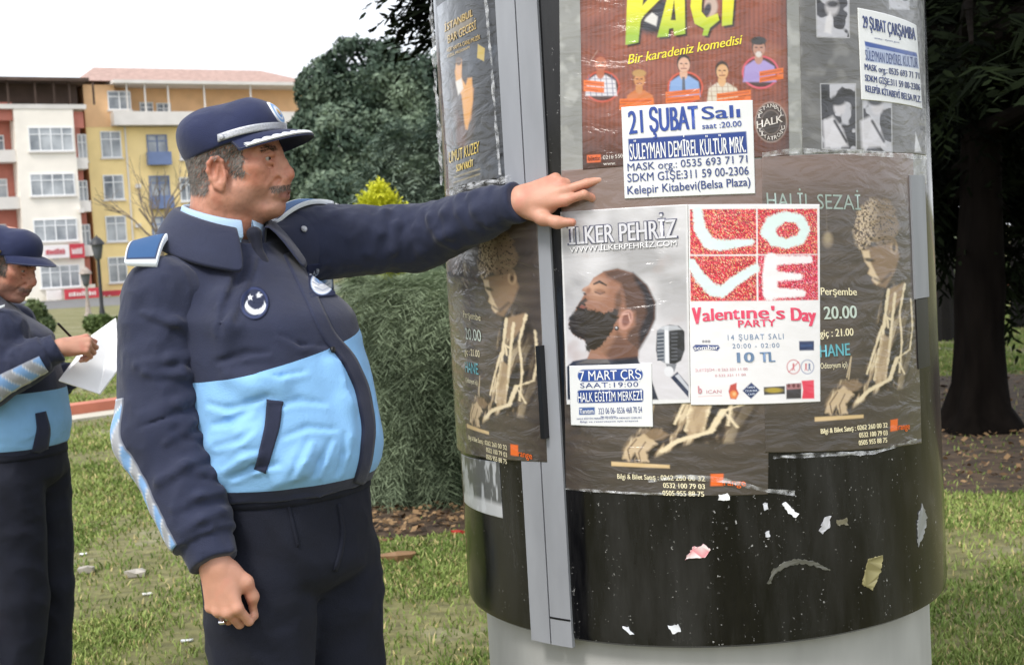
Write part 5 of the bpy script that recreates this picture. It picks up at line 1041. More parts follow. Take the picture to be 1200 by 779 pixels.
J1['hand']['R'] = dict(f=dn((.16, -.1, -.97)), n=dn((-.25, -.95, -.02)), fingers=[(.10, (40, 62, 35)), (.02, (48, 70, 40)), (-.05, (52, 74, 42)), (-.12, (56, 72, 42))], thumb=[(.02, .026, -.012), (.05, .046, -.022), (.082, .046, -.036), (.104, .036, -.046)], k=.92)
J1['hand']['L'] = dict(f=dn((.93, -.16, .20)), n=dn((-.12, -.88, .46)), fingers=[(.12, (-16, 74, 26)), (.0, (-4, 8, 6)), (-.05, (28, 40, 20)), (-.10, (36, 44, 24))], thumb=[(.016, .026, -.006), (.040, .052, -.004), (.068, .070, -.004), (.098, .078, -.006)], k=1.0)
hc1 = a1.L(279, 192, 2.66); J1['neckz'] = hc1[2]-.084; J1['hk'] = .935; J1['hem'] = .032
J1['ridges'] = [([(398, 300), (375, 325), (355, 350), (340, 372)], .010), ([(385, 290), (355, 310), (330, 335), (316, 352)], .009), ([(262, 318), (262, 350), (264, 385), (262, 415)], .012), ([(270, 440), (300, 452), (330, 452)], .008), ([(250, 520), (285, 512), (300, 508)], .010), ([(255, 555), (285, 535), (300, 528)], .009), ([(330, 560), (350, 545), (360, 530)], .009), ([(390, 430), (405, 470), (410, 510)], .008)]
J1['creases'] = [([(282, 300), (268, 330), (256, 362), (250, 392)], .006), ([(300, 305), (285, 345), (272, 375)], .005), ([(405, 318), (388, 345), (365, 368)], .006), ([(404, 345), (390, 362), (372, 380)], .005), ([(258, 430), (285, 420), (312, 416)], .005), ([(330, 400), (352, 408), (378, 412)], .005),
    ([(246, 480), (268, 486), (292, 480), (312, 470)], .006), ([(250, 505), (272, 500), (296, 490)], .006), ([(256, 530), (280, 518), (300, 512)], .005), ([(262, 552), (284, 536), (306, 530)], .005), ([(275, 563), (300, 552), (325, 550)], .005), ([(345, 560), (352, 540), (364, 522)], .005), ([(372, 560), (378, 540), (390, 520)], .005), ([(400, 553), (404, 532), (410, 512)], .005),
    ([(330, 480), (352, 474), (380, 476)], .004), ([(335, 515), (360, 505), (390, 508)], .004), ([(395, 425), (402, 450), (414, 470)], .005), ([(434, 440), (436, 470), (438, 500)], .004), ([(300, 440), (330, 446), (360, 436)], .004)]
b1 = build_person(a1, J1, 1.0, 1.1, R_(28), R_(0), hc1, seed=0)
TS, jk = b1['TS'], b1['jacket']
a1.patch('zip_placket', TS, ribbon_grid([(338, 296), (360, 340), (385, 395), (408, 420), (424, 455), (432, 500), (428, 540), (420, 566)], [14, 15, 15, 16, 16, 15, 13], 60, 6), .0035, M_navy, jk)
a1.patch('pocket_welt', TS, ribbon_grid([(322, 469), (319, 500), (311, 530), (305, 552)], [19, 18, 16, 14], 24, 7), .004, M_navy, jk)
def star(cx, cy, r):
    return [(cx+(r if i % 2 == 0 else r*.42)*math.sin(i*math.pi/5), cy-(r if i % 2 == 0 else r*.42)*math.cos(i*math.pi/5)) for i in range(10)]
def badge1(A):
    A.fill('1a2140'); A.ell(298, 356, 15.5, 17.5, '31406e', soft=1.2); A.ell(298, 356, 14.2, 16.2, '18203c', soft=1.2); A.ell(299.5, 359.5, 11.8, 10.2, 'dfe3ea', soft=1); A.ell(300, 354.5, 9.6, 9.6, '18203c', soft=1); A.poly([(291, 352), (300, 362), (309, 350), (303, 354), (296, 355)], '18203c', 1)
    A.poly(star(293.5, 350, 4), 'e8ebf0', .8); A.poly(star(303, 347.5, 4), 'e8ebf0', .8)
a1.patch('chest_badge', TS, disc_grid(298, 356, 17, 19), .003, M_patch, jk, badge1)
def badge2(A):
    A.X = A.X+7; A.Y = A.Y-5
    A.fill('1b2342'); A.ell(383.5, 327.5, 13.5, 14.5, '9fb4d4', soft=1); A.ell(383.5, 327.5, 12.5, 13.5, 'e6e8ec', soft=1); A.ell(382, 324, 7.5, 5, '7fa3d2', soft=1.5)
    for i in range(7): q = R_(-150+i*20); A.stroke([(383+4*math.cos(q), 333+4*math.sin(q)), (383+12*math.cos(q), 333+12*math.sin(q))], 1, '8a93a8', .8)
    A.ell(383.5, 335, 8.5, 4, 'c9ccd2', soft=1.2); A.stroke([(375, 333), (384, 337), (393, 333)], 1.3, '9aa2b4', 1)
    def ch(c, x, y):
        G, FF = glyphs(c, .02); 
        for f_ in FF: A.poly([(x+G[i, 0]*3.2-.1*G[i, 1], y-G[i, 1]*4.2+.0) for i in f_], 'c5cad6', .7)
    for i, c in enumerate('ZABITA'): ch(c, 368.5+i*4.3, 318.6-i*1.9-1.6*math.sin(i/5*math.pi))
a1.patch('chest_emblem', TS, quad_grid([(359, 310), (389, 307), (392, 347), (362, 350)], 90, 110), .0035, M_patch, jk, badge2)
for x, y in ((355, 270), (387, 411)):
    P, ok = a1.cast(TS, np.array([[float(x)]]), np.array([[float(y)]])); g = TS.grad(P[0])[0]
    o = MB().lathe([(.006, 0), (.007, .003), (.005, .006), (.002, .0045)], 14).build('snap_button', M_silver if y < 300 else M_black, jk, True); o.location = P[0, 0]+g*.004; o.rotation_euler = Vector(g).to_track_quat('Z', 'Y').to_euler()
# reflective band along the outer side of the near sleeve
AS, sl = b1['SL']['R']
def bandpaint(A):
    A.fill('9fa2aa')
    for i in range(-1, 5): A.poly([(0, .22*i+.02), (1, .22*i+.16), (1, .22*i+.27), (0, .22*i+.13)], '7fa8da', .01)
    for i in range(-1, 5):
        A.stroke([(0, .22*i+.02), (1, .22*i+.16)], .012, 'd9dce2', .01); A.stroke([(0, .22*i+.13), (1, .22*i+.27)], .012, 'd9dce2', .01)
    A.blend('e6e8ec', (A.X > .9).astype(float)); A.blend('6a6f7c', (A.X < .06).astype(float))
def sleeve_band(per, S, sh, el_, wr, side, wid, t0, t1, parent, paint, a_from, name='sleeve_band'):
    u = np.linspace(t0, t1, 70); tot = [np.linalg.norm(el_-sh), np.linalg.norm(wr-el_)]; f_ = tot[0]/sum(tot)
    C = np.array([sh+(el_-sh)*(q/f_) if q < f_ else el_+(wr-el_)*((q-f_)/(1-f_)) for q in u]); ker = np.hanning(15); ker /= ker.sum(); C = np.stack([np.convolve(np.pad(C[:, i], 7, mode='reflect', reflect_type='odd'), ker, 'valid') for i in range(3)], -1)
    ax = np.gradient(C, axis=0); ax /= np.linalg.norm(ax, axis=1)[:, None]; sd = np.asarray(side)-ax*(ax@np.asarray(side))[:, None]; sd /= np.linalg.norm(sd, axis=1)[:, None]; ot = np.cross(ax, sd)
    an = a_from+np.linspace(-.5, .5, 9)*wid; D = sd[:, None]*np.cos(an)[None, :, None]+ot[:, None]*np.sin(an)[None, :, None]; O = C[:, None]+D*.25
    P, ok = S.march(O, -D, .3); return per.patch(name, S, None, .0022, M_patch, parent, paint, P=P)
sleeve_band(a1, AS, J1['sR'], J1['eR'], J1['wR']-unit(J1['wR']-J1['eR'])*.05, dn((-.85, -.52, 0)), .62, .40, 1.0, sl, bandpaint, 0.0)
# signet ring on the hanging hand
pts, fi = b1['info']['R'][0][2]; m_ = pts[0]*.45+pts[1]*.55; ax = unit(pts[1]-pts[0]); q = Vector(ax).to_track_quat('Z', 'Y')
o = MB().lathe([(.0098, -.003), (.0112, -.003), (.0115, 0), (.0112, .003), (.0098, .003)], 20).build('finger_ring', M_ring, a1.root, True); o.location = m_; o.rotation_euler = q.to_euler()
hd = dn((-.25, -.95, -.3)); loc = q.inverted() @ Vector(hd); loc.z = 0; loc.normalize()
s_ = MB().box((-.006, -.005, -.002), (.006, .005, .004), .0015).build('signet', M_ring, o, True); s_.location = loc*.012; s_.rotation_euler = loc.to_track_quat('Z', 'Y').to_euler()

TRS = b1['TR']
a1.patch('pocket_slit', TRS, ribbon_grid([(338, 592), (343, 612), (349, 640)], [3, 4, 3], 16, 3), .003, M_trs, b1['trs'])
a1.patch('fly_seam', TRS, ribbon_grid([(397, 590), (402, 625), (398, 650), (392, 668)], [4, 5, 4], 20, 3), .0035, M_trs, b1['trs'])

# ================================================================== the writing officer
A2 = Person(12, 520, 4.40, R_(-8), 'man in peaked navy cap looking down and writing on white papers, at the left edge'); a2 = A2
dn2 = lambda v: a2.dl(unit(v))
J2 = dict(sR=a2.L(2, 392, 4.22), eR=a2.L(-24, 452, 4.14), wR=a2.L(70, 407, 4.20), sL=a2.L(14, 384, 4.58), eL=a2.L(22, 456, 4.62), wL=a2.L(84, 440, 4.50), hx=.045, neckz=0,
    radR=(.084, .080, .058, .048), radL=(.084, .078, .058, .046), legR=[(.045, -.088, .84), (.045, -.095, .46), (.01, -.10, .09)], legL=[(.045, .088, .84), (.045, .095, .46), (.01, .10, .09)],
    yoke=lambda S: yoke_plane(a2, S, (20, 462), (70, 455)), hand={}, braid=False, hair=('2b2623', '6d6660'))
J2['hand']['R'] = dict(f=dn2((.80, .42, .02)), n=dn2((.15, -.70, .62)), fingers=[(.06, (45, 62, 25)), (.0, (55, 68, 30)), (-.05, (60, 72, 30)), (-.10, (62, 70, 30))], thumb=[(.02, .028, -.012), (.05, .045, -.028), (.08, .042, -.040), (.102, .030, -.048)], k=.98)
J2['hand']['L'] = dict(f=dn2((.92, .1, .15)), n=dn2((.1, .5, -.85)), fingers=[(.06, (15, 20, 12)), (.0, (15, 22, 12)), (-.04, (18, 22, 12)), (-.08, (20, 24, 12))], thumb=[(.02, .03, -.01), (.05, .05, -.02), (.08, .055, -.025), (.1, .055, -.03)], k=.95)
J2['hem'] = -.04; J2['nm'] = 350; J2['wide'] = .92; hc2 = a2.L(8, 309, 4.40); J2['neckz'] = hc2[2]-.088
b2 = build_person(a2, J2, .94, 1.03, R_(0), R_(23), hc2, belly=.88, seed=5)
a2.patch('pocket_welt', b2['TS'], ribbon_grid([(47, 483), (51, 503), (46, 530)], [12, 16, 18], 20, 6), .005, M_navy, b2['jacket'])
sleeve_band(a2, b2['SL']['R'][0], J2['sR'], J2['eR'], J2['wR']-unit(J2['wR']-J2['eR'])*.05, dn2((-.3, -.9, -.45)), 1.0, .22, .97, b2['SL']['R'][1], bandpaint, .15)
# papers and pen
M_paper = mat('white paper', 'f0f1f3', .6, .02, 30, bump=.05)
pq = [(108, 393, 4.47), (136, 373, 4.50), (143, 427, 4.40), (117, 462, 4.30), (69, 446, 4.22)]; Pq = np.array([at(np.float64(x), np.float64(y), d) for x, y, d in pq]); nq = np.cross(Pq[1]-Pq[0], Pq[3]-Pq[0]); nq = nq/np.linalg.norm(nq); c = Pq.mean(0); n_ = len(pq)
V = np.concatenate([Pq+nq*.003, Pq-nq*.003])-c; sd_ = np.array([(i, (i+1) % n_, n_+(i+1) % n_, n_+i) for i in range(n_)])
o = meshnp('paper_pad', V, [np.arange(n_)[None], np.arange(n_)[None, ::-1]+n_, sd_], M_paper, None, None, False); o.location = c; tag(o, 'white sheets of paper held by the writing man', 'paper')
p0 = at(68., 379., 4.22); p1 = at(99., 411., 4.30); o = MB().tube([(0, 0, 0), tuple((p1-p0)*.85), tuple((p1-p0)*.94), tuple(p1-p0)], [.0042, .0042, .003, .0008], 10).build('pen', M_black, None, True); o.location = p0; tag(o, 'dark pen in the hand of the writing man', 'pen')
# ------------------------------------------------------------------ ground
M_ground, t_, b_ = nmat('lawn soil'); tc = N(t_, 'ShaderNodeTexCoord'); o_ = tc.outputs['Object']
na = N(t_, 'ShaderNodeTexNoise', i_Scale=.9, i_Detail=8, i_Roughness=.62); nb = N(t_, 'ShaderNodeTexNoise', i_Scale=14, i_Detail=6); nc = N(t_, 'ShaderNodeTexNoise', i_Scale=.25, i_Detail=3)
for n in (na, nb, nc): t_.links.new(o_, n.inputs['Vector'])
ra = N(t_, 'ShaderNodeValToRGB'); e = ra.color_ramp.elements; e[0].position = .40; e[0].color = (*lin('6d6c42'), 1); e[1].position = .64; e[1].color = (*lin('8d8a70'), 1); x = e.new(.56); x.color = (*lin('7a7650'), 1)
rb = N(t_, 'ShaderNodeValToRGB'); e = rb.color_ramp.elements; e[0].position = .3; e[0].color = (.55, .55, .5, 1); e[1].position = .7; e[1].color = (1.25, 1.25, 1.2, 1)
mx = N(t_, 'ShaderNodeMix', data_type='RGBA', blend_type='MULTIPLY'); mx.inputs[0].default_value = 1
t_.links.new(na.outputs[0], ra.inputs[0]); t_.links.new(nb.outputs[0], rb.inputs[0]); t_.links.new(ra.outputs[0], mx.inputs[6]); t_.links.new(rb.outputs[0], mx.inputs[7]); t_.links.new(mx.outputs[2], b_.inputs['Base Color'])
b_.inputs['Roughness'].default_value = .95; bp = N(t_, 'ShaderNodeBump', i_Strength=.7); bp.inputs['Distance'].default_value = .03; t_.links.new(nb.outputs[0], bp.inputs['Height']); t_.links.new(bp.outputs[0], b_.inputs['Normal'])
meshnp('ground', [(-400, -300, 0), (400, -300, 0), (400, 500, 0), (-400, 500, 0)], np.array([[0, 1, 2, 3]]), M_ground, smooth=False)['kind'] = 'structure'
M_soil = mat('needle litter soil', '3a2c20', .95, .4, 9, bump=.8, bscale=60, c2='5c4a36', detail=8)
def blob_sheet(name, cx, cy, rx, ry, z, m, seed, n=90):
    a = np.linspace(0, 2*np.pi, n, endpoint=False); r = 1+.28*(fbm(np.stack([np.cos(a)*2.2, np.sin(a)*2.2, 0*a], -1), 1.3, seed)-.5)*2
    V = np.stack([cx+rx*r*np.cos(a), cy+ry*r*np.sin(a), z+0*a], -1); o = meshnp(name, V, np.arange(n)[None], m, smooth=False); o['kind'] = 'structure'; return V[:, :2]
soil1 = blob_sheet('bare_soil', 3.6, 10.2, 3.3, 3.1, .004, M_soil, 2); soil2 = blob_sheet('bare_soil', -.3, 8.3, 1.5, 1.25, .008, M_soil, 5)
kA, kB = ground(110., 486.)[:2], ground(1150., 342.)[:2]; kd = (kB-kA)/np.linalg.norm(kB-kA); kn = np.array([kd[1], -kd[0]])
M_terra = mat('terracotta kerb', 'b8705a', .8, .15, 3, bump=.1); M_conc = mat('pale concrete', 'b9b4a6', .85, .12, 4, bump=.15)
def strip(name, a, b, w0, w1, z0, z1, m):
    P = [a+kn*w0, b+kn*w0, b+kn*w1, a+kn*w1]; V = [(*p, z0) for p in P]+[(*p, z1) for p in P]
    o = meshnp(name, V, np.array([(4, 5, 6, 7), (0, 1, 5, 4), (1, 2, 6, 5), (2, 3, 7, 6), (3, 0, 4, 7)]), m, smooth=False); o['kind'] = 'structure'; return o
k0, k1 = kA-kd*30, kB+kd*60
strip('kerb', k0, k1, -.28, 0, -.05, .13, M_terra); strip('path', k0, k1, .003, .42, -.05, .03, M_conc)
M_asph = mat('street asphalt', '6a6a6a', .9, .15, 2, bump=.2)
# ------------------------------------------------------------------ lawn
def inside(P, poly):
    c = np.zeros(len(P), bool)
    for a, b in zip(poly, np.roll(poly, -1, 0)): 
        if a[1] != b[1]: c ^= ((a[1] > P[:, 1]) != (b[1] > P[:, 1])) & (P[:, 0] < (b[0]-a[0])*(P[:, 1]-a[1])/(b[1]-a[1])+a[0])
    return c
M_grass = mat('grass blades', 'fff', .75, .1, 4, attr='Col', spec=.2)
def lawn(n, seed):
    r = np.random.default_rng(seed); d = np.exp(r.uniform(np.log(4.3), np.log(26), n)); x = d*r.uniform(-.46, .46, n); P = np.stack([x, d], -1)
    dens = fbm(np.stack([P[:, 0], P[:, 1], 0*d], -1), 1.1, 4, 4); keep = r.random(n) < np.clip((.60-dens)/.14, .14, 1)
    s1, s2 = inside(P, soil1), inside(P, soil2); keep &= ~((s1 | s2) & (r.random(n) > .05)); side = (P-kA)@kn; keep &= ~((side > -.3) & (side < .45))
    P, d = P[keep], d[keep]; n = len(P); h = r.uniform(.012, .034, n)*(1+.25*(d > 9)); w_ = (.0013+.0005*d)*r.uniform(.7, 1.3, n); a = r.uniform(0, 2*np.pi, n); ln = r.normal(0, .5, (n, 2))*h[:, None]
    sd = np.stack([np.cos(a)*w_, np.sin(a)*w_, 0*a], -1); b = np.stack([P[:, 0], P[:, 1], 0*d], -1); m = b+np.stack([ln[:, 0]*.35, ln[:, 1]*.35, h*.6], -1); t = b+np.stack([ln[:, 0], ln[:, 1], h], -1)
    V = np.stack([b-sd, b+sd, m+sd*.7, m-sd*.7, t], 1).reshape(-1, 3); k = np.arange(n)[:, None]*5
    q = np.clip(fbm(b, 2.3, 8)[:, None]*1.6-.3+r.normal(0, .22, (n, 1)), 0, 1); c = lin('5a7234')*(1-q)+lin('97a55e')*q; dry = r.random((n, 1)) < .10; c = np.where(dry, lin('b8ab78'), c)
    o = meshnp('grass', V, [k+np.array([0, 1, 2, 3]), k+np.array([3, 2, 4])], M_grass, None, np.repeat(c, 5, 0), False); tag(o, 'short patchy lawn grass', 'grass', kind='stuff'); return o
lawn(380000, 3)
def leaf_litter(n, seed):
    r = np.random.default_rng(seed); P = np.concatenate([np.stack([r.uniform(-.2, 7, n), r.uniform(6.8, 13.5, n)], -1), np.stack([r.uniform(-2.2, 1.4, n), r.uniform(6.7, 9.8, n)], -1)])
    P = P[inside(P, soil1) | inside(P, soil2)]; n = len(P); z = r.uniform(.008, .03, n); a = r.uniform(0, 2*np.pi, n); s = r.uniform(.008, .028, n)*np.where(r.random(n) < .06, 1.8, 1); u = np.stack([np.cos(a)*s, np.sin(a)*s, r.normal(0, .25, n)*s], -1); v = np.stack([-np.sin(a)*s*.6, np.cos(a)*s*.6, r.normal(0, .3, n)*s], -1); c = np.stack([P[:, 0], P[:, 1], z+.012], -1)
    V = np.stack([c-u, c-v, c+u, c+v], 1).reshape(-1, 3); q = r.random((n, 1)); C = np.repeat(lin('4a3626')*(1-q)+lin('9a7e5c')*q, 4, 0); o = meshnp('leaf_litter', V, np.arange(4*n).reshape(-1, 4), M_grass, None, C, False); tag(o, 'dry brown leaves strewn over the bare soil', 'leaf litter', kind='stuff')
leaf_litter(6500, 8)
# ------------------------------------------------------------------ foliage
M_leaf = mat('leaves', 'fff', .6, .08, 3, attr='Col', spec=.3); M_bark = mat('bark', '161311', .95, .35, 9, bump=1, bscale=22, stretch=(1, 1, .25)); M_needle = mat('conifer foliage', 'fff', .7, .08, 3, attr='Col', spec=.2)
def lobes_px(L, depth): return [(at(np.float64(x), np.float64(y), depth+(l[0] if l else 0)), r*depth/1550) for x, y, r, *l in L]
def leaves(lobes, n, size, c0, c1, seed, clump=.9, gap=.42, flat=.8, squash=1.0):
    r = np.random.default_rng(seed); w_ = np.array([q[1]**2 for q in lobes]); idx = r.choice(len(lobes), n, p=w_/w_.sum()); C = np.array([q[0] for q in lobes])[idx]; R2 = np.array([q[1] for q in lobes])[idx]
    d = r.normal(size=(n, 3)); d /= np.linalg.norm(d, axis=1)[:, None]; rad = R2*(1-np.abs(r.normal(0, .16, n)))*(1+.22*(vnoise(C+d*R2[:, None], clump*2, seed)-.5)*2); P = C+d*rad[:, None]*np.array((1, 1, squash))
    g = fbm(P, clump, seed+3, 2); keep = g > gap-r.random(n)*.10; P, d, g = P[keep], d[keep], g[keep]; n = len(P)
    nr = d*flat+r.normal(0, .6, (n, 3)); nr /= np.linalg.norm(nr, axis=1)[:, None]; u = np.cross(nr, r.normal(size=(n, 3))); u /= np.linalg.norm(u, axis=1)[:, None]; v = np.cross(nr, u); s = size*r.uniform(.55, 1.3, (n, 1))
    V = np.stack([P-u*s, P-v*s*.45, P+u*s, P+v*s*.45], 1).reshape(-1, 3); F = np.arange(n*4).reshape(-1, 4); q = np.clip((g[:, None]-gap)*2.2+r.normal(0, .2, (n, 1)), 0, 1); c = lin(c0)*(1-q)+lin(c1)*q
    return V, F, np.repeat(c, 4, 0)
def sprays(base, dirs, L, c0, c1, seed, twigs=15, droop=.35, wd=.012, spread=.55):
    """feathery conifer sprays: a thin axis with side twigs"""
    r = np.random.default_rng(seed); n = len(base); d = dirs/np.linalg.norm(dirs, axis=1)[:, None]; up = np.array((0, 0, 1.0)); sd = np.cross(d, up+r.normal(0, .3, (n, 3))); sd /= np.linalg.norm(sd, axis=1)[:, None]; nn = np.cross(sd, d); L = L*r.uniform(.6, 1.3, (n, 1)); Vs = []; Cs = []
    mixv = np.clip(fbm(base, 1.9, seed, 3)[:, None]*3.2-1.25+r.normal(0, .16, (n, 1)), -.35, 1.2)  # noise darkens whole clumps, painting dark gaps into the foliage colour
    for i in range(twigs):
        t = (i+.5)/twigs; s = -1 if i % 2 else 1; o = base+d*L*t-up*(droop*L*t*t); tl = L*spread*(1-t*.75)*r.uniform(.7, 1.2, (n, 1)); td = d*.75+sd*s*.8+nn*r.normal(0, .25, (n, 1)); td /= np.linalg.norm(td, axis=1)[:, None]
        e = o+td*tl-up*(droop*tl*.5); w_ = np.cross(td, nn+r.normal(0, .5, (n, 3))); w_ /= np.linalg.norm(w_, axis=1)[:, None]; w_ = w_*wd*L
        Vs.append(np.stack([o-w_*.6, o+w_*.6, (o+e)/2+w_, e, (o+e)/2-w_], 1)); q = np.clip(mixv*.75+.35*t+r.normal(0, .12, (n, 1)), 0, 1); Cs.append(np.repeat((lin(c0)*(1-q)+lin(c1)*q)[:, None], 5, 1))
    V = np.concatenate(Vs).reshape(-1, 3); m = len(V)//5; return V, np.arange(m*5).reshape(-1, 5), np.concatenate(Cs).reshape(-1, 3)
def spray_lobes(lobes, n, L, c0, c1, seed, outw=1.0, upw=.2, droop=.4, twigs=14, wd=.012, squash=1.0, gap=.0, inner=.35):
    r = np.random.default_rng(seed); w_ = np.array([q[1]**2 for q in lobes]); idx = r.choice(len(lobes), n, p=w_/w_.sum()); C = np.array([q[0] for q in lobes])[idx]; R2 = np.array([q[1] for q in lobes])[idx]
    d = r.normal(size=(n, 3)); d /= np.linalg.norm(d, axis=1)[:, None]; rad = R2*(1-inner*r.random(n)**1.5)*(1+.25*(vnoise(C+d*R2[:, None], 1.3, seed)-.5)*2); P = C+d*rad[:, None]*np.array((1, 1, squash))
    if gap: k = fbm(P, 1.1, seed+2, 2) > gap; P, d = P[k], d[k]
    k = P[:, 2] > .05; P, d = P[k], d[k]
    return sprays(P-d*L*.5, d*outw+r.normal(0, .35, d.shape)+np.array((0, 0, upw)), L, c0, c1, seed+1, twigs, droop, wd)
def plant(name, label, cat, base, group=None): return thing(name, label, cat, base, 0, group)
def kid(root, name, V, F, m, C=None, smooth=False): return meshnp(name, np.asarray(V)-np.array(root.location), F, m, root, C, smooth)
def limbs(root, name, branches, m=None, n=8):
    mb = MB(); L = np.array(root.location)
    for pts, rads in branches: mb.tube([tuple(np.asarray(p)-L) for p in pts], rads, n)
    return mb.build(name, m or M_bark, root, True)
# big rounded evergreen behind
dz = 38.0; lob = lobes_px([(430, 100, 62), (392, 108, 42), (375, 150, 30), (480, 118, 58), (405, 185, 66, -1), (352, 190, 40, -1), (330, 235, 45, -1.5), (460, 200, 70, -1), (520, 150, 60), (400, 255, 60, -2), (470, 270, 60, -2), (540, 220, 60)], dz)
b0 = ground(440., 352.); t1 = plant('evergreen_tree', 'tall dense rounded evergreen tree behind the pointing man', 'tree', tuple(b0)); V, F, C = leaves(lob, 150000, .095, '384a3c', '84967e', 11, .8, .42); kid(t1, 'crown', V, F, M_leaf, C)
limbs(t1, 'trunk', [([b0, b0+(0, 0, 3), b0+(.2, 0, 6)], [.35, .28, .12])]+[([b0+(0, 0, 2.5), q[0]], [.15, .05]) for q in lob[:8]])
# feathery conifer next to it
dz = 19.0; lob = lobes_px([(470, 170, 30), (492, 205, 42), (455, 215, 36), (520, 160, 34), (505, 255, 55), (450, 265, 45), (540, 230, 50), (480, 310, 60), (545, 300, 60)], dz)
b0 = ground(500., 374.); t2 = plant('feathery_conifer', 'feathery grey green conifer standing before the rounded evergreen', 'tree', tuple(b0)); V, F, C = spray_lobes(lob, 6500, .34, '3a4c42', '8c9d8b', 21, droop=.6, wd=.022, twigs=12); kid(t2, 'crown', V, F, M_needle, C); limbs(t2, 'trunk', [([b0, b0+(0, 0, 2.4), b0+(.1, 0, 3.6)], [.16, .11, .04])])
# golden thuja
dz = 15.0; lob = lobes_px([(444, 228, 9), (436, 240, 12), (455, 239, 12), (446, 247, 16), (428, 254, 12), (464, 253, 12), (446, 268, 26), (440, 290, 32), (446, 320, 32), (444, 355, 30), (448, 385, 26)], dz); b0 = ground(446., 402.)
t3 = plant('golden_thuja', 'bright yellow green conifer shrub peeping over the outstretched sleeve', 'shrub', tuple(b0)); V, F, C = spray_lobes(lob, 3600, .16, '9aa520', 'dfe04a', 31, 1.0, 1.1, .0, 10, .05); kid(t3, 'foliage', V, F, M_needle, C); limbs(t3, 'stem', [([b0, b0+(0, 0, 1.4)], [.07, .03])])
# juniper bush between the man and the column
dz = 8.1; lob = lobes_px([(455, 360, 52), (505, 345, 55), (560, 370, 80), (460, 430, 52), (520, 440, 80), (590, 450, 90), (455, 505, 48), (510, 525, 72), (585, 540, 85), (470, 565, 42), (530, 580, 50), (420, 330, 30, .8), (400, 420, 50, .8), (450, 595, 26), (490, 600, 24), (540, 600, 30), (585, 600, 34)], dz); b0 = ground(530., 612.)
t4 = plant('juniper_bush', 'large grey green juniper bush with feathery sprays between the pointing man and the column', 'bush', tuple(b0)); V, F, C = spray_lobes(lob, 12500, .27, '22301c', '8b9a7c', 41, 1.0, -.1, .8, 20, .0065, inner=.55, gap=.46); kid(t4, 'foliage', V, F, M_needle, C)
limbs(t4, 'stem', [([b0, q[0]], [.02, .008]) for q in lob[-2:]])
# dark cedar at the right
tb = ground(1148., 503.); tx, ty = tb[0], tb[1]; t5 = plant('cedar_tree', 'dark cedar with thick trunk and overhanging branches, right of the column', 'tree', tuple(tb))
def trunk_mesh():
    zs = np.array([-.1, .05, .15, .35, .7, 1.0, 1.3, 1.7, 2.3, 3.2, 4.5, 6.5, 9]); rr_ = .72*np.array([.56, .44, .33, .265, .235, .25, .225, .20, .19, .185, .17, .13, .05]); a = np.linspace(0, 2*np.pi, 40, endpoint=False); V = []
    for z, r in zip(zs, rr_):
        k = 1+.18*(fbm(np.stack([np.cos(a)*1.5, np.sin(a)*1.5, 0*a+z*.5], -1), 1.2, 9)-.5)*2+(.10*np.sin(a*5+z) if z < .3 else .02*np.sin(a*7)); V.append(np.stack([tx+.045*z+r*k*np.cos(a), ty+r*k*np.sin(a), z+0*a], -1))
    V = np.concatenate(V); i = np.arange(len(zs)*40).reshape(len(zs), 40); F = np.stack([i[:-1], np.roll(i[:-1], -1, 1), np.roll(i[1:], -1, 1), i[1:]], -1).reshape(-1, 4); return V, F
M_dark = mat('shaded conifer foliage', 'fff', .95, .08, 3, attr='Col', spec=.03); M_bark2 = mat('dark cedar bark', '14110f', 1.0, .4, 9, bump=1, bscale=22, stretch=(1, 1, .25), spec=.05)  # canopy shade is carried by the darkened bark and foliage colours
V, F = trunk_mesh(); o = kid(t5, 'trunk', V, F, M_bark2, None, True)
r = np.random.default_rng(5); br = []; tipsL = []
for i in range(46):
    z = r.uniform(2.0, 8.0) if i > 9 else r.uniform(1.9, 3.0); a = r.uniform(0, 2*np.pi); Lb = r.uniform(2.6, 4.6)*(1-.06*(z-2)); p0 = np.array((tx, ty, z)); d = np.array((math.cos(a), math.sin(a), 0)); pts = [p0, p0+d*Lb*.4+(0, 0, .35), p0+d*Lb*.75+(0, 0, .30), p0+d*Lb+(0, 0, -.05)]
    if proj(pts[3])[0] < 620 or proj(pts[2])[0] < 600: continue
    br.append((pts, [.07, .045, .025, .01])); tipsL += [(p0*(1-t)+pts[3]*t+np.array((0, 0, .3*math.sin(math.pi*t)))+r.normal(0, .22, 3)) for t in r.uniform(.25, 1.05, 60)]
for px_, py_ in ((1200, 306), (1195, 262), (1100, 262), (1098, 232), (1200, 345)):
    e = at(np.float64(px_), np.float64(py_), 10.0); s = np.array((tx, ty, e[2]+.25)); br.append(([s, (s+e)/2+(0, 0, .06), e], [.05, .035, .012])); tipsL += [s*(1-t)+e*t+r.normal(0, .08, 3)+np.array((0, 0, .04)) for t in r.uniform(.35, 1.1, 26)]
for px_, py_ in ((522, 0), (532, 18), (518, -24)):
    e = at(np.float64(px_), np.float64(py_), 10.2); tipsL += [e+r.normal(0, .08, 3) for _ in range(15)]
e = at(520., -6., 10.2); br.append(([np.array((tx, ty, 4.6)), np.array((tx-2.2, ty-.1, 4.5)), e], [.09, .05, .015]))
limbs(t5, 'branch', br, M_bark2)
tl2 = spray_lobes(lobes_px([(1100, 30, 50), (1150, 20, 60), (1195, 40, 60, -.6), (1095, 105, 34, .5), (1122, 150, 30), (1093, 205, 20, -.5), (1190, 125, 50, .4), (1182, 180, 32), (1200, 235, 20), (1110, -30, 60, -.5), (1160, 95, 40, -.9), (1105, 262, 13)], 10.4), 2600, .42, '090c08', '1b2214', 53, .6, -.1, .6, 12, .03, inner=.9)
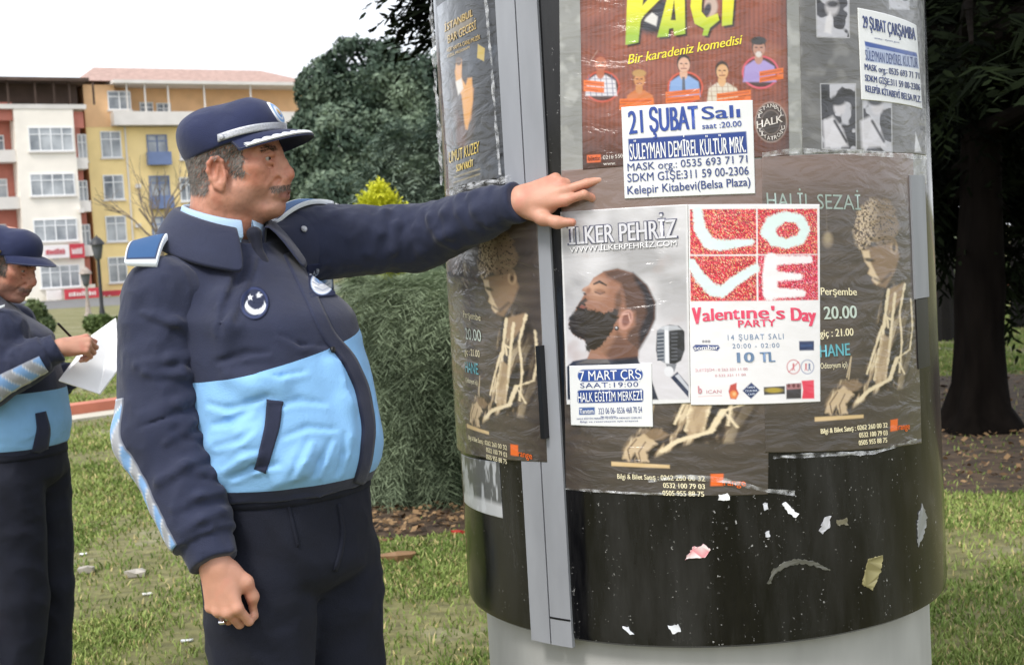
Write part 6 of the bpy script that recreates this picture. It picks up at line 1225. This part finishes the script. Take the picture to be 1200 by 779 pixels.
kid(t5, 'hanging_foliage', *tl2[:2], M_dark, tl2[2])
ul = [(np.array(c), r_) for c, r_ in (((3.6, 10, 6.4), 3.0), ((2.6, 8.2, 5.4), 1.8), ((5.2, 8.6, 5.2), 2.0), ((4.6, 12, 6), 2.6), ((3.4, 6.8, 5.6), 1.7), ((1.6, 9.6, 6), 1.6), ((3.9, 10.4, 8.6), 2.0))]  # unseen crown mass above the view, added to shade the ground below
V, F, C = leaves(ul, 42000, .17, '0b0f0a', '212919', 57, .8, .30, .5, .7); kid(t5, 'shading_crown', V, F, M_dark, C)
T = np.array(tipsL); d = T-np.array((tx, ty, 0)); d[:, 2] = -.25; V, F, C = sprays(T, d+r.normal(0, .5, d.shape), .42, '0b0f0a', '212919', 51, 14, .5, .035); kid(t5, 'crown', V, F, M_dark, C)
# dense evergreens in the shade behind the cedar
for i, (px_, dep, L) in enumerate(((1110, 17, [(1100, 60, 80), (1130, -20, 110), (1090, 160, 45), (1110, 200, 30)]), (1195, 19, [(1190, 60, 90), (1215, 150, 60), (1180, -30, 110), (1205, 200, 28)]))):
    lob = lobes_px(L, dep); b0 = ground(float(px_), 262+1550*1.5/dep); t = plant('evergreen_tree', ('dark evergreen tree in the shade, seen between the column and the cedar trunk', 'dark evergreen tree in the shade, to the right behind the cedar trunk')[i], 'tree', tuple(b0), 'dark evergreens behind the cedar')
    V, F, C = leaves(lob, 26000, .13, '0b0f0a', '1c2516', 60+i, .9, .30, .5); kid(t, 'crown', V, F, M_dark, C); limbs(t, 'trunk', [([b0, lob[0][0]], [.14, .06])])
# bushes
def bush(px_, L, dep, c0, c1, label, n, seed, name='bush', size=.1):
    lob = lobes_px(L, dep); b0 = ground(float(px_), (294+(600-px_)*.057)+1550*1.5/dep); t = plant(name, label, 'bush', tuple(b0)); V, F, C = leaves(lob, n, size, c0, c1, seed, 1.2, .36); kid(t, 'foliage', V, F, M_leaf, C); limbs(t, 'stem', [([b0, q[0]], [.05, .02]) for q in lob])
bush(1112, [(1105, 290, 34), (1125, 268, 26), (1118, 312, 24), (1090, 312, 24)], 36, '5d6b52', 'a9b598', 'pale green bush beyond the kerb, left of the cedar trunk', 5000, 71, size=.16)
bush(1195, [(1190, 318, 16), (1212, 305, 26), (1184, 328, 10)], 35, '4d5f3c', '8fa070', 'green bush beyond the kerb, right of the cedar trunk', 4000, 72, size=.14)
bush(38, [(38, 368, 18), (28, 380, 17), (50, 382, 15), (40, 390, 16)], 20, '4a5a38', '8d9a6c', 'rounded green bush behind the cap of the writing man', 5000, 73, size=.07)
bush(118, [(108, 379, 9), (122, 378, 10), (136, 380, 9), (116, 386, 8)], 24, '56683c', '9aa86a', 'low green bush behind the white papers', 3500, 74, size=.07)
bush(215, [(205, 372, 40), (240, 372, 40), (230, 400, 40)], 26, '4a5a38', '84906a', 'wide green bush mostly hidden by the pointing man', 5000, 75, size=.1)
bush(165, [(150, 425, 14), (176, 420, 24)], 17, '4a5a38', '84906a', 'small bush behind the upper sleeve of the pointing man', 2500, 76, size=.06)
# bare tree
b0 = ground(196., 383.); t6 = plant('bare_tree', 'leafless young tree with thin twigs before the yellow building', 'tree', tuple(b0)); r = np.random.default_rng(12); br = []
def grow(p, d, L, rad, lev):
    q = p+d*L; mid = (p+q)/2+r.normal(0, .05*L, 3); br.append(([p, mid, q], [rad, rad*.85, rad*.65]))
    if lev == 0: return
    for _ in range(r.integers(2, 4)):
        e = d+r.normal(0, .45, 3)*np.array((1, 1, .5))+np.array((0, 0, .12)); e /= np.linalg.norm(e); grow(q if r.random() < .6 else mid, e, L*r.uniform(.6, .85), rad*.6, lev-1)
grow(b0, np.array((0, 0, 1.0)), 2.3, .07, 0); top = b0+np.array((0, 0, 2.2))
for d in ((-.75, 0, .75), (-.3, .2, 1), (.35, -.1, 1), (.1, .2, 1.1), (.6, 0, .8), (-.5, -.2, .9)): grow(top+r.normal(0, .05, 3), unit(d), 1.05, .035, 3)
limbs(t6, 'branch', br, mat('pale bark', '6f655a', .9, .2, 20), 5)
# ------------------------------------------------------------------ lamp posts
M_iron = mat('dark iron', '2a2c30', .5, .2, 10); M_iron2 = mat('weathered post', '9a8f86', .6, .2, 10)
def lamp(px_, ytop, dep, m, label):
    hz_ = 294+(600-px_)*.057; b0 = ground(float(px_), hz_+1550*1.5/dep); H = 1.5+(hz_-ytop)*dep/1550; t = thing('street_lamp', label, 'street lamp', tuple(b0), 0, 'lamp posts before the buildings')
    MB().lathe([(.16, 0), (.16, .1), (.1, .2), (.08, .45), (.055, .6), (.05, H-.7)], 12).build('post', m, t, True)
    MB().lathe([(.06, H-.7), (.1, H-.66), (.13, H-.5), (.17, H-.28), (.16, H-.27)], 12).build('lantern', mat('lamp glass', '5c6068', .2, .1, 5), t, True); MB().lathe([(.23, H-.27), (.2, H-.2), (.1, H-.08), (.03, H-.04), (.02, H)], 12).build('lamp_hood', m, t, True)
lamp(121, 276, 38, M_iron, 'black bell topped street lamp before the yellow building'); lamp(104, 312, 46, M_iron2, 'pale slim street lamp left of the black one')
# ------------------------------------------------------------------ apartment buildings
M_white = mat('cream white render', 'f0eadf', .9, .05, .8); M_redw = mat('brick red render', 'bf7a6c', .9, .1, 1.2); M_yel = mat('yellow render', 'f2d99c', .9, .07, .8); M_or = mat('orange render', 'ebc092', .9, .1, .8); M_brown = mat('dark attic wall', '54443c', .9, .3, .8); M_roof = mat('red roof tiles', 'a58a80', .9, .2, 3); M_pvc = mat('white window frame', 'e6e8ea', .5, .04, 3)
M_slab = mat('white balcony', 'd9d5d0', .85, .06, 1); M_sign = mat('white sign board', 'e9e4e4', .6, .05, 2); M_rsign = mat('red sign board', 'c03a48', .6, .12, 2); M_blue = mat('blue grey balcony', '66779c', .7, .1, 2)
M_glass = mat('window glass', '55626f', .08, .35, .6, c2='b7bcc0', spec=.8)
class Facade:
    def __init__(s, px0, depth, ang, name, label):
        q = at(px0, 330., depth); s.o = np.array((q[0], q[1], 0)); s.e = np.array((math.cos(ang), math.sin(ang), 0)); s.n = np.array((math.sin(ang), -math.cos(ang), 0)); s.root = thing(name, label, 'building', tuple(s.o), ang)
    def uv(s, px_, py_):
        d = ray(np.float64(px_), np.float64(py_)); t = ((s.o-CAMP)@s.n)/(d@s.n); P = CAMP+d*t-s.o; return P@s.e, P[2]
    def rect(s, x0, y0, x1, y1):
        u0, va = s.uv(x0, (y0+y1)/2); u1, _ = s.uv(x1, (y0+y1)/2); _, v0 = s.uv((x0+x1)/2, y1); _, v1 = s.uv((x0+x1)/2, y0); return u0, u1, v0, v1
    def box(s, name, r, y0, y1, m, parent=None): return MB().box((r[0], y0, r[2]), (r[1], y1, r[3])).build(name, m, parent or s.root)
    def window(s, px, y, n=2, frame=None, cross=True):
        u0, u1, v0, v1 = s.rect(*px); w_ = .07; mb = MB()
        for a, b in ((u0, u0+w_), (u1-w_, u1)): mb.box((a, y-.07, v0), (b, y, v1))
        for a, b in ((v0, v0+w_), (v1-w_, v1)): mb.box((u0+w_, y-.068, a), (u1-w_, y, b))
        for i in range(1, n): x = u0+(u1-u0)*i/n; mb.box((x-.04, y-.066, v0+w_), (x+.04, y, v1-w_))
        if cross: z = v1-(v1-v0)*.3; mb.box((u0+w_, y-.06, z-.03), (u1-w_, y, z+.03))
        f = mb.build('window', frame or M_pvc, s.root); MB().box((u0+w_, y-.03, v0+w_), (u1-w_, y-.002, v1-w_)).build('pane', M_glass, f); MB().box((u0-.08, y-.14, v0-.1), (u1+.08, y, v0-.003)).build('sill', M_slab, f)
B = Facade(113., 87., R_(30), 'apartment_building', 'cream white apartment block with brick red balcony bays and dark attic')
uL = B.uv(-70, 250)[0]; ub0, ub1 = B.uv(24, 250)[0], B.uv(93, 250)[0]; vt = B.uv(60, 124)[1]; vat = B.uv(60, 97)[1]
B.box('wall', (uL, -.02, 0, vt), 1.3, 11, M_redw); B.box('bay_wall', (ub0, ub1, 0, vt+.03), -.4, 1.28, M_white)
B.box('ground_wall', (uL, -.04, 0, B.uv(60, 336)[1]), .2, 1.29, M_white)
B.box('attic_wall', (uL, -.1, vt+.04, vat), 1.0, 10.8, M_brown); B.box('attic_slab', (uL-.1, .1, vt-.25, vt+.035), -.45, 1.27, M_slab) ; B.box('roof', (uL-.3, .3, vat+.003, vat+.22), -.9, 11.3, M_brown)
for x in (-20, 8, 40, 62, 80, 108): u = B.uv(x, 110)[0]; B.box('attic_post', (u-.06, u+.06, vt+.04, vat), -.4, -.3, M_brown)
B.box('chimney', (B.uv(0, 85)[0], B.uv(8, 85)[0], vat+.2, vat+1.3), 3, 4, M_slab)
for i, (y0, y1) in enumerate(((120, 141), )):
    B.box('fascia', (uL, ub0-.01, *B.rect(0, y0, 24, y1)[2:]), .0, .25, M_redw); B.box('fascia', (ub1+.01, -.03, *B.rect(93, 131, 113, 150)[2:]), .0, .25, M_redw)
for y0, y1 in ((176, 190), (231, 245), (287, 301)): r = B.rect(0, y0, 24, y1); B.box('balcony', (uL, ub0-.012, r[2], r[3]), -.2, 1.25, M_slab)
for y0, y1 in ((185, 198), (235, 248), (287, 300)): r = B.rect(93, y0, 113, y1); B.box('balcony', (ub1+.012, -.01, r[2], r[3]), -.2, 1.25, M_slab)
for p in ((32, 150, 84, 178), (34, 204, 86, 230), (38, 257, 89, 283), (46, 311, 92, 337)): B.window(p, -.4, 4)
for p in ((-14, 156, 9, 178), (-12, 208, 13, 233), (-10, 262, 12, 286), (96, 155, 107, 187), (97, 210, 108, 236), (99, 262, 111, 288)): B.window(p, 1.3, 2)
Y = Facade(114., 88.5, R_(30), 'apartment_building', 'yellow apartment block with orange top floor and blue balconies, behind the pointing man')
uR = Y.uv(372, 200)[0]; vt = Y.uv(160, 149)[1]; vr = Y.uv(160, 100)[1]; us, ue = Y.uv(141, 200)[0], Y.uv(372, 200)[0]
Y.box('wall', (.02, uR, 0, vt), 0, 11, M_yel); Y.box('top_wall', (.02, us, vt+.003, vr), -.02, 10.9, M_or); Y.box('top_back_wall', (us+.003, uR, vt+.003, vr-.02), 1.4, 10.8, M_or)
r = Y.rect(141, 132, 300, 148); Y.box('balcony', (us-.4, uR, r[2], r[2]+.9), -.9, 1.38, M_slab); Y.box('roof_slab', (us-.3, uR+.5, vr-.015, vr+.2), -1.1, 11, M_slab)
V = [(-.2, -.4, vr+.21), (uR+.5, -.4, vr+.21), (uR+.5, 11, vr+.21), (-.2, 11, vr+.21), (2, 5, vr+1.9), (uR-2, 5, vr+1.9)]; meshnp('roof', V, [np.array([(0, 1, 5, 4), (2, 3, 4, 5), (3, 2, 1, 0)]), np.array([(1, 2, 5), (3, 0, 4)])], M_roof, Y.root, smooth=False)
for x in (146, 167, 194, 236, 290): u = Y.uv(x, 120)[0]; Y.box('balcony_post', (u-.05, u+.05, vt+.9, vr-.02), -.8, -.7, M_slab)
u = Y.uv(151, 220)[0]; Y.box('downpipe', (u-.05, u+.05, 0, vt-.02), -.12, -.02, M_slab)
for p, n in (((126, 107, 153, 129), 2), ((118, 154, 142, 185), 2), ((121, 205, 145, 234), 2), ((124, 253, 148, 283), 2), ((127, 301, 149, 331), 2), ((210, 159, 224, 187), 2), ((211, 208, 226, 236), 2), ((300, 160, 324, 188), 2)): Y.window(p, -.022 if p[1] < 140 else 0, n)
for p in ((170, 117, 186, 138), (190, 118, 207, 140), (262, 122, 282, 142)): Y.window(p, 1.4, 2)
for p in ((172, 158, 196, 183), (175, 206, 199, 234), (178, 254, 202, 283), (255, 160, 280, 186), (257, 208, 282, 236)):
    Y.window(p, 0, 2, M_blue); r = Y.rect(p[0]-1, p[3]-4, p[2]+2, p[3]+11); Y.box('balcony', (r[0], r[1], r[2], r[3]), -.7, -.15, M_blue)
for f_, x, y in ((Y, 158, 262), (Y, 158, 216), (Y, 206, 244), (B, 60, 300), (B, 90, 245)):
    r_ = f_.rect(x, y, x+6, y+5); y_ = 0 if f_ is Y else -.4; m_ = MB().box((r_[0], y_-.35, r_[2]), (r_[1], y_-.05, r_[3]), .02); m_.build('air_conditioner', M_slab, f_.root)
# signs along the ground floor
def sign(f, r, m, label, strokes=None, y=-.75, name='shop_sign', cat='sign'):
    u0, u1, v0, v1 = f.rect(*r); c = f.o+f.e*(u0+u1)/2+f.n*(-y); o = MB().box((-(u1-u0)/2, -.08, v0), ((u1-u0)/2, .08, v1), .02).build(name, m); o.location = c; o.rotation_euler = f.root.rotation_euler; tag(o, label, cat)
    if strokes:
        mb = MB(); rs = np.random.default_rng(strokes[1]); W_ = u1-u0; H_ = v1-v0; x = -W_/2+.12*W_
        while x < W_/2-.15*W_: w2 = rs.uniform(.04, .09)*W_; mb.box((x, -.11, v0+H_*.3), (x+w2*.6, -.083, v0+H_*rs.uniform(.6, .75))); x += w2
        mb.build('lettering', strokes[0], o)
sign(B, (47, 288, 78, 303), M_sign, 'white shop sign with red lettering on the cream building', (M_rsign, 3)); sign(B, (79, 286, 96, 303), M_rsign, 'red shop sign beside the white sign on the cream building', (M_sign, 4)); sign(B, (52, 340, 70, 363), M_sign, 'white board at street level below the cream building')
sign(B, (71, 338, 112, 350), M_rsign, 'red awning board over the shop of the cream building', (M_sign, 6), -1.2); sign(Y, (114, 340, 152, 360), M_rsign, 'red shop front board of the yellow building', (M_sign, 7), -.6); sign(B, (72, 352, 112, 366), mat('dark shop glass', '4a3d3c', .2, .3, 1), 'dark shop window under the red awning board', None, -.5, 'shop_window', 'shop window')
meshnp('road', [(-80, 62, .004), (60, 62, .004), (60, 84, .004), (-80, 84, .004)], np.array([[0, 1, 2, 3]]), M_asph, smooth=False)['kind'] = 'structure'
# ------------------------------------------------------------------ litter
M_lit = mat('litter', 'fff', .6, .1, 60, attr='Col')
def litter(px_, py_, s, c, name, label, cat, seed, h=.009, group=None):
    r = np.random.default_rng(seed); b = ground(float(px_), float(py_)); n = 9; a = np.linspace(0, 2*np.pi, n, endpoint=False); R2 = s*r.uniform(.6, 1.2, n); V = [(0, 0, h*1.3)]+[(R2[i]*math.cos(a[i]), R2[i]*math.sin(a[i])*.8, h*r.uniform(.5, 1.3)) for i in range(n)]+[(R2[i]*math.cos(a[i])*.9, R2[i]*math.sin(a[i])*.7, .004) for i in range(n)]
    F3 = np.array([(0, 1+i, 1+(i+1) % n) for i in range(n)]); F4 = np.array([(1+i, 1+n+i, 1+n+(i+1) % n, 1+(i+1) % n) for i in range(n)]); C = np.tile(lin(c), (len(V), 1))*r.uniform(.8, 1.15, (len(V), 1)); o = meshnp(name, V, [F3, F4], M_lit, None, np.clip(C, 0, 1), False); o.location = b; tag(o, label, cat, group)
for a in ((97, 650, .022, 'eceef0', 'litter_paper', 'bright white paper scrap on the grass beside the dark trousers at the left', 'litter', 1), (103, 671, .05, 'a09a90', 'flat_stone', 'flat grey stone in the grass, left one of two', 'stone', 2, .03), (160, 675, .07, 'aca69c', 'flat_stone', 'flat grey stone in the grass, right one of two', 'stone', 3, .03),
          (172, 697, .025, 'd9d8d2', 'litter_paper', 'small pale paper scrap below the right flat stone', 'litter', 4), (218, 752, .028, 'd6d8da', 'litter_paper', 'crumpled pale scrap low in the grass near the hanging hand', 'litter', 5), (83, 620, .02, 'dcdcd8', 'litter_paper', 'tiny pale scrap high in the grass near the left trousers', 'litter', 6),
          (463, 655, .11, '8a6a4a', 'fallen_leaf', 'large dry brown leaf on the soil at the foot of the juniper bush', 'leaf', 7, .03), (447, 634, .07, '6f4e36', 'fallen_leaf', 'small dark brown leaf behind the large dry leaf', 'leaf', 8), (537, 626, .035, 'b02a2a', 'litter_wrapper', 'red wrapper on the soil beside the column', 'litter', 9, .02),
          (1168, 530, .06, '8a7355', 'fallen_leaf', 'pale dry leaf on the brown soil near the cedar trunk', 'leaf', 10), (1192, 612, .04, 'b59a78', 'fallen_leaf', 'small tan leaf on the soil at the right edge', 'leaf', 11)): litter(*a)
BG = SDF(); q = at(0., 760., 4.3); BG.el((0, 0, .17), (.05, .09, .20), .02); BG.el((0, 0, .33), (.035, .06, .09), .03); BG.disp(lambda x, y, z: fold(x, y, z, 22, 22, 12, .006, 77)); BG.cut((0, 0, .004), (0, 0, -1)); V, F = BG.mesh(.006)
C = np.where(V[:, 2:] > .335, lin('b0343c'), np.where(V[:, 2:] > .22, lin('e4e6ea'), lin('3f7fc0'))); o = meshnp('shopping_bag', V, F, mat('bag plastic', 'fff', .35, .05, 30, attr='Col'), None, C, True); o.location = (q[0]-.035, q[1], 0); tag(o, 'white, red and blue bag at the lower left corner', 'bag')
